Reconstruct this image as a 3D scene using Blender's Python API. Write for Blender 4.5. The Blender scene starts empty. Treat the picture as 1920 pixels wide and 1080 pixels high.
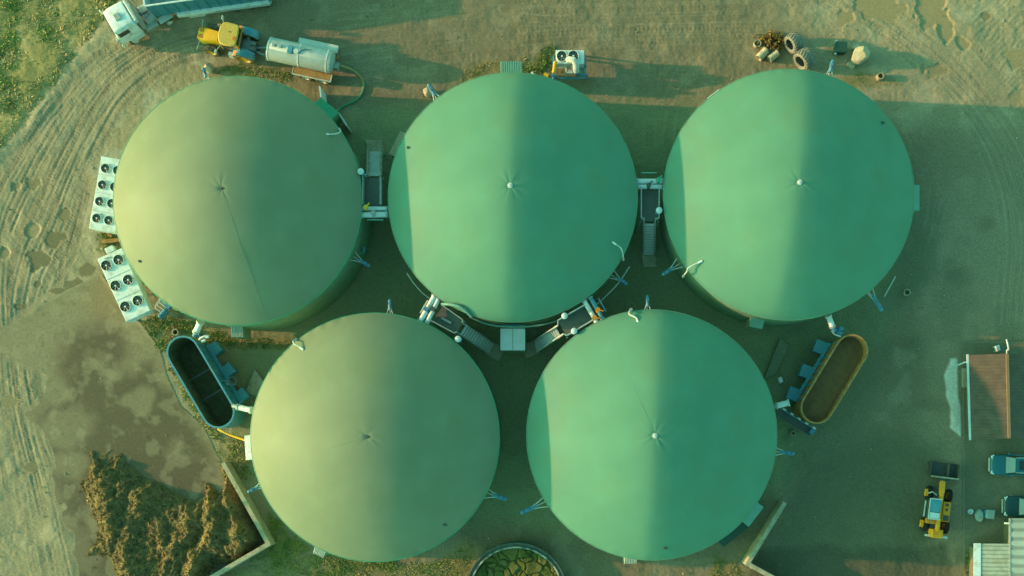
import bpy, math, random
import numpy as np
from mathutils import Matrix, Vector
R = math.radians
random.seed(7)
S = bpy.context.scene
COL = S.collection

# ------------------------------------------------------------------ camera, light, exposure
H, F, NX, NY = 90.0, 1890.0, 1060.0, 820.0        # drone height, focal length in photo pixels, point straight below it
cam = bpy.data.cameras.new('camera'); camo = bpy.data.objects.new('camera', cam); COL.objects.link(camo)
camo.location = (0, 0, H); camo.rotation_euler = (0, 0, 0)
cam.sensor_width = 36.0; cam.lens = 36.0 * F / 1920.0
cam.shift_x = (960 - NX) / 1920.0; cam.shift_y = (NY - 540) / 1920.0
cam.clip_start = 1.0; cam.clip_end = 3000.0
S.camera = camo

SUN_EL, SUN_AZ = R(12.5), R(177.3)                 # the sun stands low in the west
world = bpy.data.worlds.new("World"); S.world = world; world.use_nodes = True
nt = world.node_tree; nt.nodes.clear()
sky = nt.nodes.new('ShaderNodeTexSky'); sky.sky_type = 'NISHITA'; sky.sun_disc = False
sky.sun_elevation = SUN_EL; sky.sun_rotation = R(270); sky.altitude = 100; sky.dust_density = 2.0
tint = nt.nodes.new('ShaderNodeMix'); tint.data_type = 'RGBA'; tint.blend_type = 'MULTIPLY'; tint.inputs['Factor'].default_value = 1.0
tint.inputs[7].default_value = (0.74, 1.72, 1.03, 1)
bg = nt.nodes.new('ShaderNodeBackground'); bg.inputs['Strength'].default_value = 0.15
wo = nt.nodes.new('ShaderNodeOutputWorld')
nt.links.new(sky.outputs[0], tint.inputs[6]); nt.links.new(tint.outputs[2], bg.inputs['Color']); nt.links.new(bg.outputs[0], wo.inputs['Surface'])
sun = bpy.data.lights.new('sun', 'SUN'); suno = bpy.data.objects.new('sun', sun); COL.objects.link(suno)
sun.energy = 3.75; sun.angle = R(0.8); sun.color = (1.0, 0.50, 0.27)
sd = Vector((math.cos(SUN_EL) * math.cos(SUN_AZ), math.cos(SUN_EL) * math.sin(SUN_AZ), math.sin(SUN_EL)))
suno.rotation_euler = sd.to_track_quat('Z', 'Y').to_euler(); suno.location = (-60, 0, 60)
S.view_settings.view_transform = 'Standard'; S.view_settings.look = 'None'; S.view_settings.gamma = 1.0
S.view_settings.exposure = 0.75

def W(px, py, z=0.0):
    k = (H - z) / F
    return Vector(((px - NX) * k, (NY - py) * k, z))
def ang(px0, py0, px1, py1):                      # heading of an image direction, seen as a ground angle
    return math.atan2(-(py1 - py0), px1 - px0)

# ------------------------------------------------------------------ materials
def mat(name, col, rough=0.6, metal=0.0, var=0.12, scale=2.0, bump=0.0, bscale=20.0, spec=0.5, dirt=None, dscale=0.6, dlo=.5, dhi=.7, valley=None):
    m = bpy.data.materials.new(name); m.use_nodes = True
    n = m.node_tree; b = n.nodes['Principled BSDF']
    b.inputs['Roughness'].default_value = rough; b.inputs['Metallic'].default_value = metal
    b.inputs['Specular IOR Level'].default_value = spec
    tc = n.nodes.new('ShaderNodeTexCoord')
    no = n.nodes.new('ShaderNodeTexNoise'); no.inputs['Scale'].default_value = scale; no.inputs['Detail'].default_value = 6
    n.links.new(tc.outputs['Object'], no.inputs['Vector'])
    rp = n.nodes.new('ShaderNodeValToRGB')
    rp.color_ramp.elements[0].position = .3; rp.color_ramp.elements[1].position = .7
    rp.color_ramp.elements[0].color = [c * (1 - var) for c in col] + [1]
    rp.color_ramp.elements[1].color = [min(1, c * (1 + var)) for c in col] + [1]
    n.links.new(no.outputs[0], rp.inputs[0]); out = rp.outputs[0]
    if dirt:
        n2 = n.nodes.new('ShaderNodeTexNoise'); n2.inputs['Scale'].default_value = dscale; n2.inputs['Detail'].default_value = 8; n2.inputs['Roughness'].default_value = .65
        n.links.new(tc.outputs['Object'], n2.inputs['Vector'])
        r2 = n.nodes.new('ShaderNodeValToRGB'); r2.color_ramp.elements[0].position = dlo; r2.color_ramp.elements[1].position = dhi
        n.links.new(n2.outputs[0], r2.inputs[0])
        mx = n.nodes.new('ShaderNodeMix'); mx.data_type = 'RGBA'; mx.inputs[7].default_value = list(dirt) + [1]
        n.links.new(r2.outputs[0], mx.inputs['Factor']); n.links.new(out, mx.inputs[6]); out = mx.outputs[2]
    if valley:                                                              # shading put into the colour of a ribbed sheet's valleys, one valley every valley[0] metres
        sx = n.nodes.new('ShaderNodeSeparateXYZ'); n.links.new(tc.outputs['Object'], sx.inputs[0])
        m1 = n.nodes.new('ShaderNodeMath'); m1.operation = 'MULTIPLY'; m1.inputs[1].default_value = 2 * math.pi / valley[0]; n.links.new(sx.outputs[1], m1.inputs[0])
        m2 = n.nodes.new('ShaderNodeMath'); m2.operation = 'SINE'; n.links.new(m1.outputs[0], m2.inputs[0])
        m3 = n.nodes.new('ShaderNodeMapRange'); m3.inputs[1].default_value = -.2; m3.inputs[2].default_value = .8; m3.inputs[3].default_value = 1; m3.inputs[4].default_value = valley[1]; n.links.new(m2.outputs[0], m3.inputs[0])
        mv = n.nodes.new('ShaderNodeMix'); mv.data_type = 'RGBA'; mv.blend_type = 'MULTIPLY'; mv.inputs['Factor'].default_value = 1
        n.links.new(out, mv.inputs[6]); n.links.new(m3.outputs[0], mv.inputs[7]); out = mv.outputs[2]
    n.links.new(out, b.inputs['Base Color'])
    if bump:
        nb = n.nodes.new('ShaderNodeTexNoise'); nb.inputs['Scale'].default_value = bscale; nb.inputs['Detail'].default_value = 5
        n.links.new(tc.outputs['Object'], nb.inputs['Vector'])
        bp = n.nodes.new('ShaderNodeBump'); bp.inputs['Strength'].default_value = bump; bp.inputs['Distance'].default_value = .05
        n.links.new(nb.outputs[0], bp.inputs['Height']); n.links.new(bp.outputs[0], b.inputs['Normal'])
    return m

def attr_mat(name, rough_dry=0.9, rough_wet=0.3, var=.25, scale=6.0, bump=.25, bscale=9.0, spec=.3):
    m = bpy.data.materials.new(name); m.use_nodes = True
    n = m.node_tree; b = n.nodes['Principled BSDF']; b.inputs['Specular IOR Level'].default_value = spec
    at = n.nodes.new('ShaderNodeAttribute'); at.attribute_name = 'Col'
    tc = n.nodes.new('ShaderNodeTexCoord')
    no = n.nodes.new('ShaderNodeTexNoise'); no.inputs['Scale'].default_value = scale; no.inputs['Detail'].default_value = 8; no.inputs['Roughness'].default_value = .7
    n.links.new(tc.outputs['Object'], no.inputs['Vector'])
    mr = n.nodes.new('ShaderNodeMapRange'); mr.inputs[1].default_value = .3; mr.inputs[2].default_value = .7
    mr.inputs[3].default_value = 1 - var; mr.inputs[4].default_value = 1 + var
    n.links.new(no.outputs[0], mr.inputs[0])
    mx = n.nodes.new('ShaderNodeMix'); mx.data_type = 'RGBA'; mx.blend_type = 'MULTIPLY'; mx.inputs['Factor'].default_value = 1
    n.links.new(at.outputs['Color'], mx.inputs[6]); n.links.new(mr.outputs[0], mx.inputs[7]); n.links.new(mx.outputs[2], b.inputs['Base Color'])
    rr = n.nodes.new('ShaderNodeMapRange'); rr.inputs[3].default_value = rough_dry; rr.inputs[4].default_value = rough_wet
    n.links.new(at.outputs['Alpha'], rr.inputs[0]); n.links.new(rr.outputs[0], b.inputs['Roughness'])
    if bump:
        nb = n.nodes.new('ShaderNodeTexNoise'); nb.inputs['Scale'].default_value = bscale; nb.inputs['Detail'].default_value = 6
        n.links.new(tc.outputs['Object'], nb.inputs['Vector'])
        sc = n.nodes.new('ShaderNodeMath'); sc.operation = 'MULTIPLY_ADD'; sc.inputs[1].default_value = -bump * .9; sc.inputs[2].default_value = bump
        n.links.new(at.outputs['Alpha'], sc.inputs[0])
        bp = n.nodes.new('ShaderNodeBump'); bp.inputs['Distance'].default_value = .03
        n.links.new(sc.outputs[0], bp.inputs['Strength'])
        n.links.new(nb.outputs[0], bp.inputs['Height']); n.links.new(bp.outputs[0], b.inputs['Normal'])
    return m

M = {}
M['mem_green'] = mat('membrane_green', (.106, .28, .198), .62, var=.07, scale=.35, bump=.06, bscale=3, spec=.25, dirt=(.122, .265, .17), dscale=.25)
M['mem_yellow'] = mat('membrane_aged', (.20, .25, .165), .62, var=.07, scale=.35, bump=.06, bscale=3, spec=.25, dirt=(.19, .235, .14), dscale=.25)
M['rim'] = mat('rim_green', (.05, .34, .20), .5); M['rim_plain'] = mat('rim_plain', (.13, .30, .21), .6)
M['trailerblue'] = mat('trailer_blue', (.05, .25, .36), .4, var=.12, dirt=(.12, .28, .34), dscale=1.0)
M['fanblade'] = mat('fan_blade', (.10, .13, .12), .5)
M['tankwall'] = mat('tank_cladding', (.20, .33, .20), .7, bump=.1)
M['white'] = mat('white_paint', (.74, .82, .86), .4, var=.05, dirt=(.5, .52, .44), dscale=1.5)
M['whitemetal'] = mat('light_metal', (.55, .62, .6), .4, metal=.0, var=.1)
M['steel'] = mat('galvanised_steel', (.36, .42, .40), .45, metal=.3, var=.15)
M['darksteel'] = mat('dark_steel', (.09, .10, .09), .5, metal=.3)
M['grating'] = mat('grating_steel', (.13, .15, .13), .7, var=.3, scale=12)
M['blue'] = mat('blue_paint', (.05, .20, .34), .45, var=.15, dirt=(.14, .24, .27), dscale=2.5)
M['tealblue'] = mat('teal_paint', (.06, .28, .40), .45, var=.15, dirt=(.16, .27, .28), dscale=1.8)
M['yellow'] = mat('yellow_paint', (.78, .43, .012), .4, var=.08, scale=4, dirt=(.62, .38, .06), dscale=2.2)
M['loader_yellow'] = mat('loader_yellow', (.92, .36, .012), .45, var=.1, scale=3, dirt=(.5, .28, .06), dscale=2.5, dlo=.58, dhi=.75)
M['paleyellow'] = mat('dusty_yellow', (.62, .40, .07), .6, var=.12, scale=5, dirt=(.6, .45, .15), dscale=3)
M['orange'] = mat('orange_paint', (.6, .22, .02), .5)
M['black'] = mat('black_rubber', (.02, .022, .02), .8)
M['fanblack'] = mat('fan_black', (.03, .04, .035), .6)
M['tyre'] = mat('dusty_rubber', (.10, .095, .07), .9, var=.3, scale=5, dirt=(.30, .26, .17), dscale=2.5, dlo=.42, dhi=.6)
M['oldtyre'] = mat('weathered_rubber', (.23, .235, .20), .9, var=.25, scale=4)
M['glass'] = mat('tinted_glass', (.03, .05, .05), .12, var=.02)
M['concrete'] = mat('concrete', (.40, .37, .27), .9, var=.15, scale=3, bump=.3, dirt=(.24, .22, .13), dscale=1.2)
M['dark_concrete'] = mat('dark_concrete', (.19, .21, .14), .9, var=.15, scale=3)  # darker concrete, used for the slab by the brown hopper
M['palerock'] = mat('pale_rock', (.48, .43, .30), .9, var=.2, scale=3, bump=.6, bscale=8)
M['darkbin'] = mat('dark_green_plastic', (.02, .08, .06), .6)
M['silver'] = mat('tanker_silver', (.48, .55, .54), .42, metal=.1, var=.08, scale=3, dirt=(.42, .42, .34), dscale=1.2)
M['teal_roof'] = mat('teal_sheet', (.16, .36, .30), .5, var=.1)
M['green_roof'] = mat('green_sheet', (.04, .33, .20), .5, var=.1)
M['pale_roof'] = mat('pale_sheet', (.38, .46, .42), .5, var=.12)
M['beige_roof'] = mat('beige_sheet', (.36, .36, .25), .6, var=.12)
M['bluewhite'] = mat('bluish_sheet', (.55, .66, .70), .5, var=.06)
M['brown_roof'] = mat('brown_tile_sheet', (.105, .085, .065), .7, var=.2, scale=1.5, dirt=(.135, .11, .075), dscale=.8, valley=(.30, .90))
M['shed_wall'] = mat('render_wall', (.13, .13, .09), .9)
M['tan'] = mat('tan_planter', (.36, .33, .24), .9)
M['light_roof'] = mat('light_fibre_cement', (.40, .47, .40), .8, var=.15, scale=1.5, dirt=(.34, .34, .26), dscale=.7, valley=(.36, .68))
M['broad_roof'] = mat('broad_sheet', (.42, .50, .45), .6, var=.12, scale=1.2, dirt=(.34, .38, .32), dscale=.6, valley=(.78, .62))
M['wood'] = mat('weathered_wood', (.34, .19, .06), .8, var=.3, scale=4)
M['hose_green'] = mat('green_hose', (.08, .25, .14), .5, dirt=(.36, .27, .10), dscale=.35, dlo=.46, dhi=.52)
M['carblue'] = mat('car_paint_blue', (.02, .14, .20), .25, var=.04)
M['cardark'] = mat('car_paint_dark', (.015, .06, .07), .25, var=.04)
M['manure'] = mat('brown_feed', (.17, .10, .042), .9, var=.14, scale=2.5, bump=.25, bscale=8)
M['blackfeed'] = mat('dark_feed', (.10, .11, .05), .9, var=.3, scale=3, bump=.4)
M['rust'] = mat('rusty_steel', (.36, .20, .07), .8, var=.3, scale=3)
M['bark'] = mat('dry_twigs', (.20, .12, .05), .95, var=.4, scale=8)
M['copingdirty'] = mat('worn_coping', (.50, .52, .46), .8, var=.2, scale=3, dirt=(.10, .14, .11), dscale=1.6, dlo=.45, dhi=.55)
M['pitwall'] = mat('pit_concrete', (.10, .14, .12), .9, var=.2, scale=2)
M['attr_ground'] = attr_mat('earth', var=.26, scale=6, bump=.75, bscale=7)
M['attr_conc'] = attr_mat('yard_concrete', rough_dry=.9, rough_wet=.35, var=.18, scale=4, bump=.15)
M['attr_leaf'] = attr_mat('weeds', var=.2, scale=3, bump=0)
M['attr_heap'] = attr_mat('manure_straw', rough_wet=.8, var=.45, scale=9, bump=.8, bscale=14, spec=.15)

# ------------------------------------------------------------------ mesh builder
class MB:
    def __init__(self, Mx=None):
        self.v = []; self.f = []; self.M = Mx or Matrix.Identity(4)
    def add(self, vs, fs):
        o = len(self.v); m = self.M
        self.v += [m @ Vector(p) for p in vs]; self.f += [[i + o for i in q] for q in fs]; return self
    def box(self, c, s, rz=0.0, tx=1.0, ty=1.0, rx=0.0, ry=0.0):
        rot = Matrix.Rotation(rz, 4, 'Z') @ Matrix.Rotation(ry, 4, 'Y') @ Matrix.Rotation(rx, 4, 'X'); c = Vector(c)
        vs = []
        for z in (-.5, .5):
            kx, ky = (tx, ty) if z > 0 else (1, 1)
            for x, y in ((-.5, -.5), (.5, -.5), (.5, .5), (-.5, .5)):
                vs.append(c + rot @ Vector((x * s[0] * kx, y * s[1] * ky, z * s[2])))
        return self.add(vs, [(3, 2, 1, 0), (4, 5, 6, 7), (0, 1, 5, 4), (1, 2, 6, 5), (2, 3, 7, 6), (3, 0, 4, 7)])
    def beam(self, p0, p1, w, h=None):
        p0 = Vector(p0); p1 = Vector(p1); d = p1 - p0; L = d.length; h = h or w
        x = d.normalized(); up = Vector((0, 0, 1)) if abs(x.z) < .98 else Vector((0, 1, 0))
        y = up.cross(x).normalized(); z = x.cross(y)
        vs = [p + y * a * w / 2 + z * b * h / 2 for p in (p0, p1) for a, b in ((-1, -1), (1, -1), (1, 1), (-1, 1))]
        return self.add(vs, [(3, 2, 1, 0), (4, 5, 6, 7), (0, 1, 5, 4), (1, 2, 6, 5), (2, 3, 7, 6), (3, 0, 4, 7)])
    def tube(self, pts, r, n=8, caps=True, radii=None):
        pts = [Vector(p) for p in pts]; vs = []; fs = []
        prev = None
        for i, p in enumerate(pts):
            a = pts[max(i - 1, 0)]; b = pts[min(i + 1, len(pts) - 1)]
            t = (b - a).normalized()
            if prev is None:
                up = Vector((0, 0, 1)) if abs(t.z) < .95 else Vector((1, 0, 0)); u = t.cross(up).normalized()
            else:
                u = (prev - t * prev.dot(t)).normalized()
            prev = u; w = t.cross(u); rr = radii[i] if radii else r
            for k in range(n):
                q = 2 * math.pi * k / n; vs.append(p + (u * math.cos(q) + w * math.sin(q)) * rr)
        for i in range(len(pts) - 1):
            for k in range(n):
                k2 = (k + 1) % n; fs.append((i * n + k, i * n + k2, (i + 1) * n + k2, (i + 1) * n + k))
        if caps:
            fs.append(tuple(range(n))[::-1]); fs.append(tuple((len(pts) - 1) * n + k for k in range(n)))
        return self.add(vs, fs)
    def cyl(self, p0, p1, r0, r1=None, n=20):
        return self.tube([p0, p1], r0, n, radii=[r0, r0 if r1 is None else r1])
    def lathe(self, prof, n=32, c=(0, 0, 0), close=False):
        vs = []; fs = []; m = len(prof)
        for k in range(n):
            q = 2 * math.pi * k / n
            for r, z in prof: vs.append((c[0] + r * math.cos(q), c[1] + r * math.sin(q), c[2] + z))
        for k in range(n):
            k2 = (k + 1) % n
            for i in range(m if close else m - 1):
                j = (i + 1) % m; fs.append((k * m + i, k2 * m + i, k2 * m + j, k * m + j))
        return self.add(vs, fs)
    def prism(self, poly, z0, z1):
        n = len(poly); z0 = z0 if hasattr(z0, '__len__') else [z0] * n; z1 = z1 if hasattr(z1, '__len__') else [z1] * n
        vs = [(p[0], p[1], z0[i]) for i, p in enumerate(poly)] + [(p[0], p[1], z1[i]) for i, p in enumerate(poly)]
        a = sum(poly[i][0] * poly[(i + 1) % n][1] - poly[(i + 1) % n][0] * poly[i][1] for i in range(n))
        fs = [tuple(range(n))[::-1], tuple(range(n, 2 * n))] + [(i, (i + 1) % n, n + (i + 1) % n, n + i) for i in range(n)]
        if a < 0: fs = [q[::-1] for q in fs]
        return self.add(vs, fs)
    def loft(self, secs):
        n = len(secs[0]); vs = [p for s in secs for p in s]; fs = []
        for i in range(len(secs) - 1):
            for k in range(n):
                k2 = (k + 1) % n; fs.append((i * n + k, i * n + k2, (i + 1) * n + k2, (i + 1) * n + k))
        fs.append(tuple(range(n))[::-1]); fs.append(tuple((len(secs) - 1) * n + k for k in range(n)))
        return self.add(vs, fs)
    def ell(self, c, r, n=16, m=10):
        vs = [(c[0], c[1], c[2] - r[2])]; fs = []
        for i in range(1, m):
            t = math.pi * i / m - math.pi / 2
            for k in range(n):
                q = 2 * math.pi * k / n
                vs.append((c[0] + r[0] * math.cos(t) * math.cos(q), c[1] + r[1] * math.cos(t) * math.sin(q), c[2] + r[2] * math.sin(t)))
        vs.append((c[0], c[1], c[2] + r[2])); L = len(vs) - 1
        for k in range(n): fs.append((0, 1 + (k + 1) % n, 1 + k)); fs.append((L, 1 + (m - 2) * n + k, 1 + (m - 2) * n + (k + 1) % n))
        for i in range(m - 2):
            for k in range(n):
                k2 = (k + 1) % n; fs.append((1 + i * n + k, 1 + i * n + k2, 1 + (i + 1) * n + k2, 1 + (i + 1) * n + k))
        return self.add(vs, fs)
    def mesh(self, name, m, smooth=True, angle=40):
        me = bpy.data.meshes.new(name); me.from_pydata([tuple(p) for p in self.v], [], self.f); me.update()
        if m: me.materials.append(m)
        if smooth:
            me.polygons.foreach_set('use_smooth', [True] * len(me.polygons)); me.set_sharp_from_angle(angle=R(angle))
        return me
    def build(self, name, m, parent=None, loc=None, rz=0.0, smooth=True, bev=0.0, angle=40):
        o = bpy.data.objects.new(name, self.mesh(name, m, smooth, angle)); COL.objects.link(o)
        if loc is not None: o.location = loc
        o.rotation_euler = (0, 0, rz)
        if parent is not None: o.parent = parent
        if bev:
            b = o.modifiers.new('bevel', 'BEVEL'); b.width = bev; b.segments = 2; b.limit_method = 'ANGLE'; b.angle_limit = R(40)
        return o

def tag(o, label, cat, group=None):
    o['label'] = label; o['category'] = cat
    if group: o['group'] = group
    return o
def thing(name, label, cat, loc=(0, 0, 0), rz=0.0, group=None):
    o = bpy.data.objects.new(name, None); COL.objects.link(o); o.empty_display_size = .3
    o.location = loc; o.rotation_euler = (0, 0, rz)
    return tag(o, label, cat, group)
def copy_tree(o, parent=None):
    c = o.copy(); COL.objects.link(c)
    if parent is not None: c.parent = parent
    for ch in list(o.children): copy_tree(ch, c)
    return c
def share(name, me, parent, loc=(0, 0, 0), rz=0.0):
    o = bpy.data.objects.new(name, me); COL.objects.link(o); o.parent = parent; o.location = loc; o.rotation_euler = (0, 0, rz); return o
def rrect(x, hw, z0, z1, r, n=3):                  # rounded rectangle across the X axis
    pts = []
    for cy, cz, a0 in ((hw - r, z1 - r, 0), (-hw + r, z1 - r, 90), (-hw + r, z0 + r, 180), (hw - r, z0 + r, 270)):
        for k in range(n + 1):
            a = R(a0 + 90 * k / n); pts.append((x, cy + r * math.cos(a), cz + r * math.sin(a)))
    return pts

# ------------------------------------------------------------------ noise
_rng = np.random.default_rng(11)
_T = _rng.random((512, 512))
def vn(x, y, seed=0):
    x = x + seed * 37.31 + 1000; y = y + seed * 91.7 + 1000
    xi = np.floor(x).astype(int); yi = np.floor(y).astype(int); fx = x - xi; fy = y - yi
    fx = fx * fx * fx * (fx * (fx * 6 - 15) + 10); fy = fy * fy * fy * (fy * (fy * 6 - 15) + 10)
    x0 = xi & 511; x1 = (xi + 1) & 511; y0 = yi & 511; y1 = (yi + 1) & 511
    return (_T[x0, y0] * (1 - fx) + _T[x1, y0] * fx) * (1 - fy) + (_T[x0, y1] * (1 - fx) + _T[x1, y1] * fx) * fy
def fbm(x, y, lam, oct=4, seed=0, gain=.5):
    s = 0; a = 1; t = 0
    for o in range(oct):
        s = s + a * vn(x / lam, y / lam, seed + o * 7); t += a; a *= gain; lam = lam / 2.03
    return s / t
def ss(x, a, b):
    t = np.clip((x - a) / (b - a), 0, 1); return t * t * (3 - 2 * t)
def poly_sd(px, py, poly):                         # signed distance, inside positive
    d = np.full(px.shape, 1e9); ins = np.zeros(px.shape, bool); n = len(poly)
    for i in range(n):
        ax, ay = poly[i]; bx, by = poly[(i + 1) % n]; ex, ey = bx - ax, by - ay
        wx, wy = px - ax, py - ay; t = np.clip((wx * ex + wy * ey) / (ex * ex + ey * ey + 1e-9), 0, 1)
        d = np.minimum(d, np.hypot(wx - ex * t, wy - ey * t))
        c = ((ay > py) != (by > py)) & (px < (bx - ax) * (py - ay) / ((by - ay) + 1e-12) + ax); ins ^= c
    return np.where(ins, d, -d)
def spline(pts, n=8):
    P = [np.array(p, float) for p in pts]; P = [2 * P[0] - P[1]] + P + [2 * P[-1] - P[-2]]; out = []
    for i in range(1, len(P) - 2):
        for k in range(n):
            t = k / n; a, b, c, d = P[i - 1], P[i], P[i + 1], P[i + 2]
            out.append(.5 * (2 * b + (c - a) * t + (2 * a - 5 * b + 4 * c - d) * t * t + (3 * b - a - 3 * c + d) * t ** 3))
    out.append(P[-2]); return out

# ------------------------------------------------------------------ ground
GST = 1.9
xs = np.arange(-24, 1946, GST); ys = np.arange(-24, 1106, GST)
def grow(a, first):
    e = np.cumsum(first * 1.7 ** np.arange(16)); return np.concatenate([a[0] - e[::-1], a, a[-1] + e])
gx = grow(xs, 4.0); gy = grow(ys, 4.0)
PX, PY = np.meshgrid(gx, gy, indexing='xy')
def mixc(c, m, col):
    return c * (1 - m[..., None]) + np.array(col) * m[..., None]

def stroke(shape_arrs, path, width, fn):
    """walk along a path over the ground grid and call fn(rows, cols, s, t) around it"""
    PXa, PYa, gxa, gya = shape_arrs
    pts = spline(path, 10); D = {}; s0 = 0
    best = np.full(PXa.shape, 1e9, np.float32); sarr = np.zeros(PXa.shape, np.float32); tarr = np.zeros(PXa.shape, np.float32)
    for a, b in zip(pts[:-1], pts[1:]):
        L = float(np.hypot(*(b - a)))
        if L < 1e-6: continue
        lo = np.minimum(a, b) - width; hi = np.maximum(a, b) + width
        i0, i1 = np.searchsorted(gxa, [lo[0], hi[0]]); j0, j1 = np.searchsorted(gya, [lo[1], hi[1]])
        if i1 > i0 and j1 > j0:
            X = PXa[j0:j1, i0:i1]; Y = PYa[j0:j1, i0:i1]; u = (b - a) / L
            sx = np.clip((X - a[0]) * u[0] + (Y - a[1]) * u[1], 0, L); dx = X - a[0] - u[0] * sx; dy = Y - a[1] - u[1] * sx
            d = np.hypot(dx, dy); m = d < best[j0:j1, i0:i1]
            best[j0:j1, i0:i1][m] = d[m]; sarr[j0:j1, i0:i1][m] = (s0 + sx)[m]
            tarr[j0:j1, i0:i1][m] = ((X - a[0]) * (-u[1]) + (Y - a[1]) * u[0])[m]
        s0 += L
    sel = best < width
    return sel, sarr[sel], tarr[sel]
G = (PX, PY, gx, gy)

wob = 14 * (fbm(PX, PY, 60, 3, 40) - .5)
n0 = fbm(PX, PY, 70, 3, 6)
z = .55 * (fbm(PX, PY, 260, 2, 1) - .5) * .3
rough_amt = np.ones(PX.shape)
for lam, sd_, am in ((44, 2, .04), (22, 3, .045), (11, 4, .06), (5.2, 5, .11)):
    z = z + (vn(PX / lam, PY / lam, sd_) - .5) * lam * .047 * am * (.5 + n0)
col = np.zeros(PX.shape + (3,)) + np.array((.272, .232, .148))
n1 = fbm(PX, PY, 170, 4, 10); n2 = fbm(PX, PY, 40, 4, 12); n3 = fbm(PX, PY, 12, 3, 14)
col = mixc(col, ss(n1, .45, .68) * .55, (.24, .205, .125))
col = mixc(col, ss(n2, .5, .75) * .5, (.40, .34, .23))
col = mixc(col, ss(n3, .55, .8) * .35, (.22, .19, .12))
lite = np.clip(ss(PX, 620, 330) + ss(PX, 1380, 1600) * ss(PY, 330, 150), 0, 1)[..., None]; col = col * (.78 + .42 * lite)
wet = np.zeros(PX.shape)
# lighter stony apron round the first tank, greener earth between the tanks
d1 = np.hypot(PX - 446, PY - 395)
ap = ss(d1, 330, 280) * ss(PY, 480, 380) * ss(PX, 520, 330)
col = mixc(col, ap * ss(n2, .35, .6) * .7, (.37, .36, .27))
core = poly_sd(PX + wob * 2, PY + wob * 2, [(640, 190), (1080, 160), (1330, 190), (1690, 330), (1690, 600), (1500, 900), (1300, 1030), (1000, 1000), (780, 1000), (440, 900), (420, 640), (640, 500)])
col = mixc(col, ss(core, -15, 45) * .75, (.235, .27, .145))
# right-hand yard: pale trampled earth with damp tongues
ry = ss(PX + wob * 3, 1700, 1770) * ss(PY, 200, 420)
col = mixc(col, ry * .6, (.35, .285, .19))
st = fbm(PX * .35 + PY * .9, PY * .25 - PX * .9, 60, 4, 22)
col = mixc(col, ss(st, .5, .7) * ry * .6, (.19, .18, .12))
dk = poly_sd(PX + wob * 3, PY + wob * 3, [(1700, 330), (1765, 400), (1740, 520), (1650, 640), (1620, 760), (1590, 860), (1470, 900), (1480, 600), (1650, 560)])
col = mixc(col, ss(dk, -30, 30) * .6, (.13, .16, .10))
# dark slab of the silo floor at the lower right
sf = poly_sd(PX + wob * 1.5, PY + wob * 1.5, [(1468, 945), (1500, 860), (1640, 800), (1770, 830), (1760, 1000), (1700, 1120), (1450, 1120), (1404, 1060)])
col = mixc(col, ss(sf, -25, 40) * .85, (.125, .13, .08)); rough_amt *= 1 - .8 * ss(sf, -20, 30)
sun_dim = ss(poly_sd(PX + wob * 3, PY + wob * 2, [(1420, 1030), (1790, 1020), (1790, 1130), (1400, 1130)]), -8, 14); col = mixc(col, sun_dim * .75, (.085, .085, .055))  # wet floor strip, its colour darkened further to offset sunlight falling there
for px_, py_, r_ in ((1650, 900, 30), (1590, 1000, 22), (1740, 760, 26), (1800, 520, 30), (1850, 420, 22), (1700, 640, 24), (1780, 900, 14), (1560, 880, 18), (1180, 60, 26), (820, 80, 34), (1010, 75, 22)):
    m = ss(np.hypot(PX + wob * 3 - px_, (PY + wob * 2.4 - py_) * 1.5), r_ * 1.4, r_ * .4); col = mixc(col, m * .4, (.13, .12, .075))
# pale sand spilt beside the brown shed
snd = poly_sd(PX + wob * .6, PY + wob * .6, [(1783, 673), (1797, 674), (1798, 745), (1801, 760), (1801, 818), (1793, 811), (1779, 800), (1782, 765), (1775, 744), (1775, 727), (1771, 705), (1777, 690)])
ms = ss(snd, -2, 3); col = mixc(col, ms * (.8 + .2 * n2), (.74, .72, .66)); z = z + ms * .10 * (.5 + n2)
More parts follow.
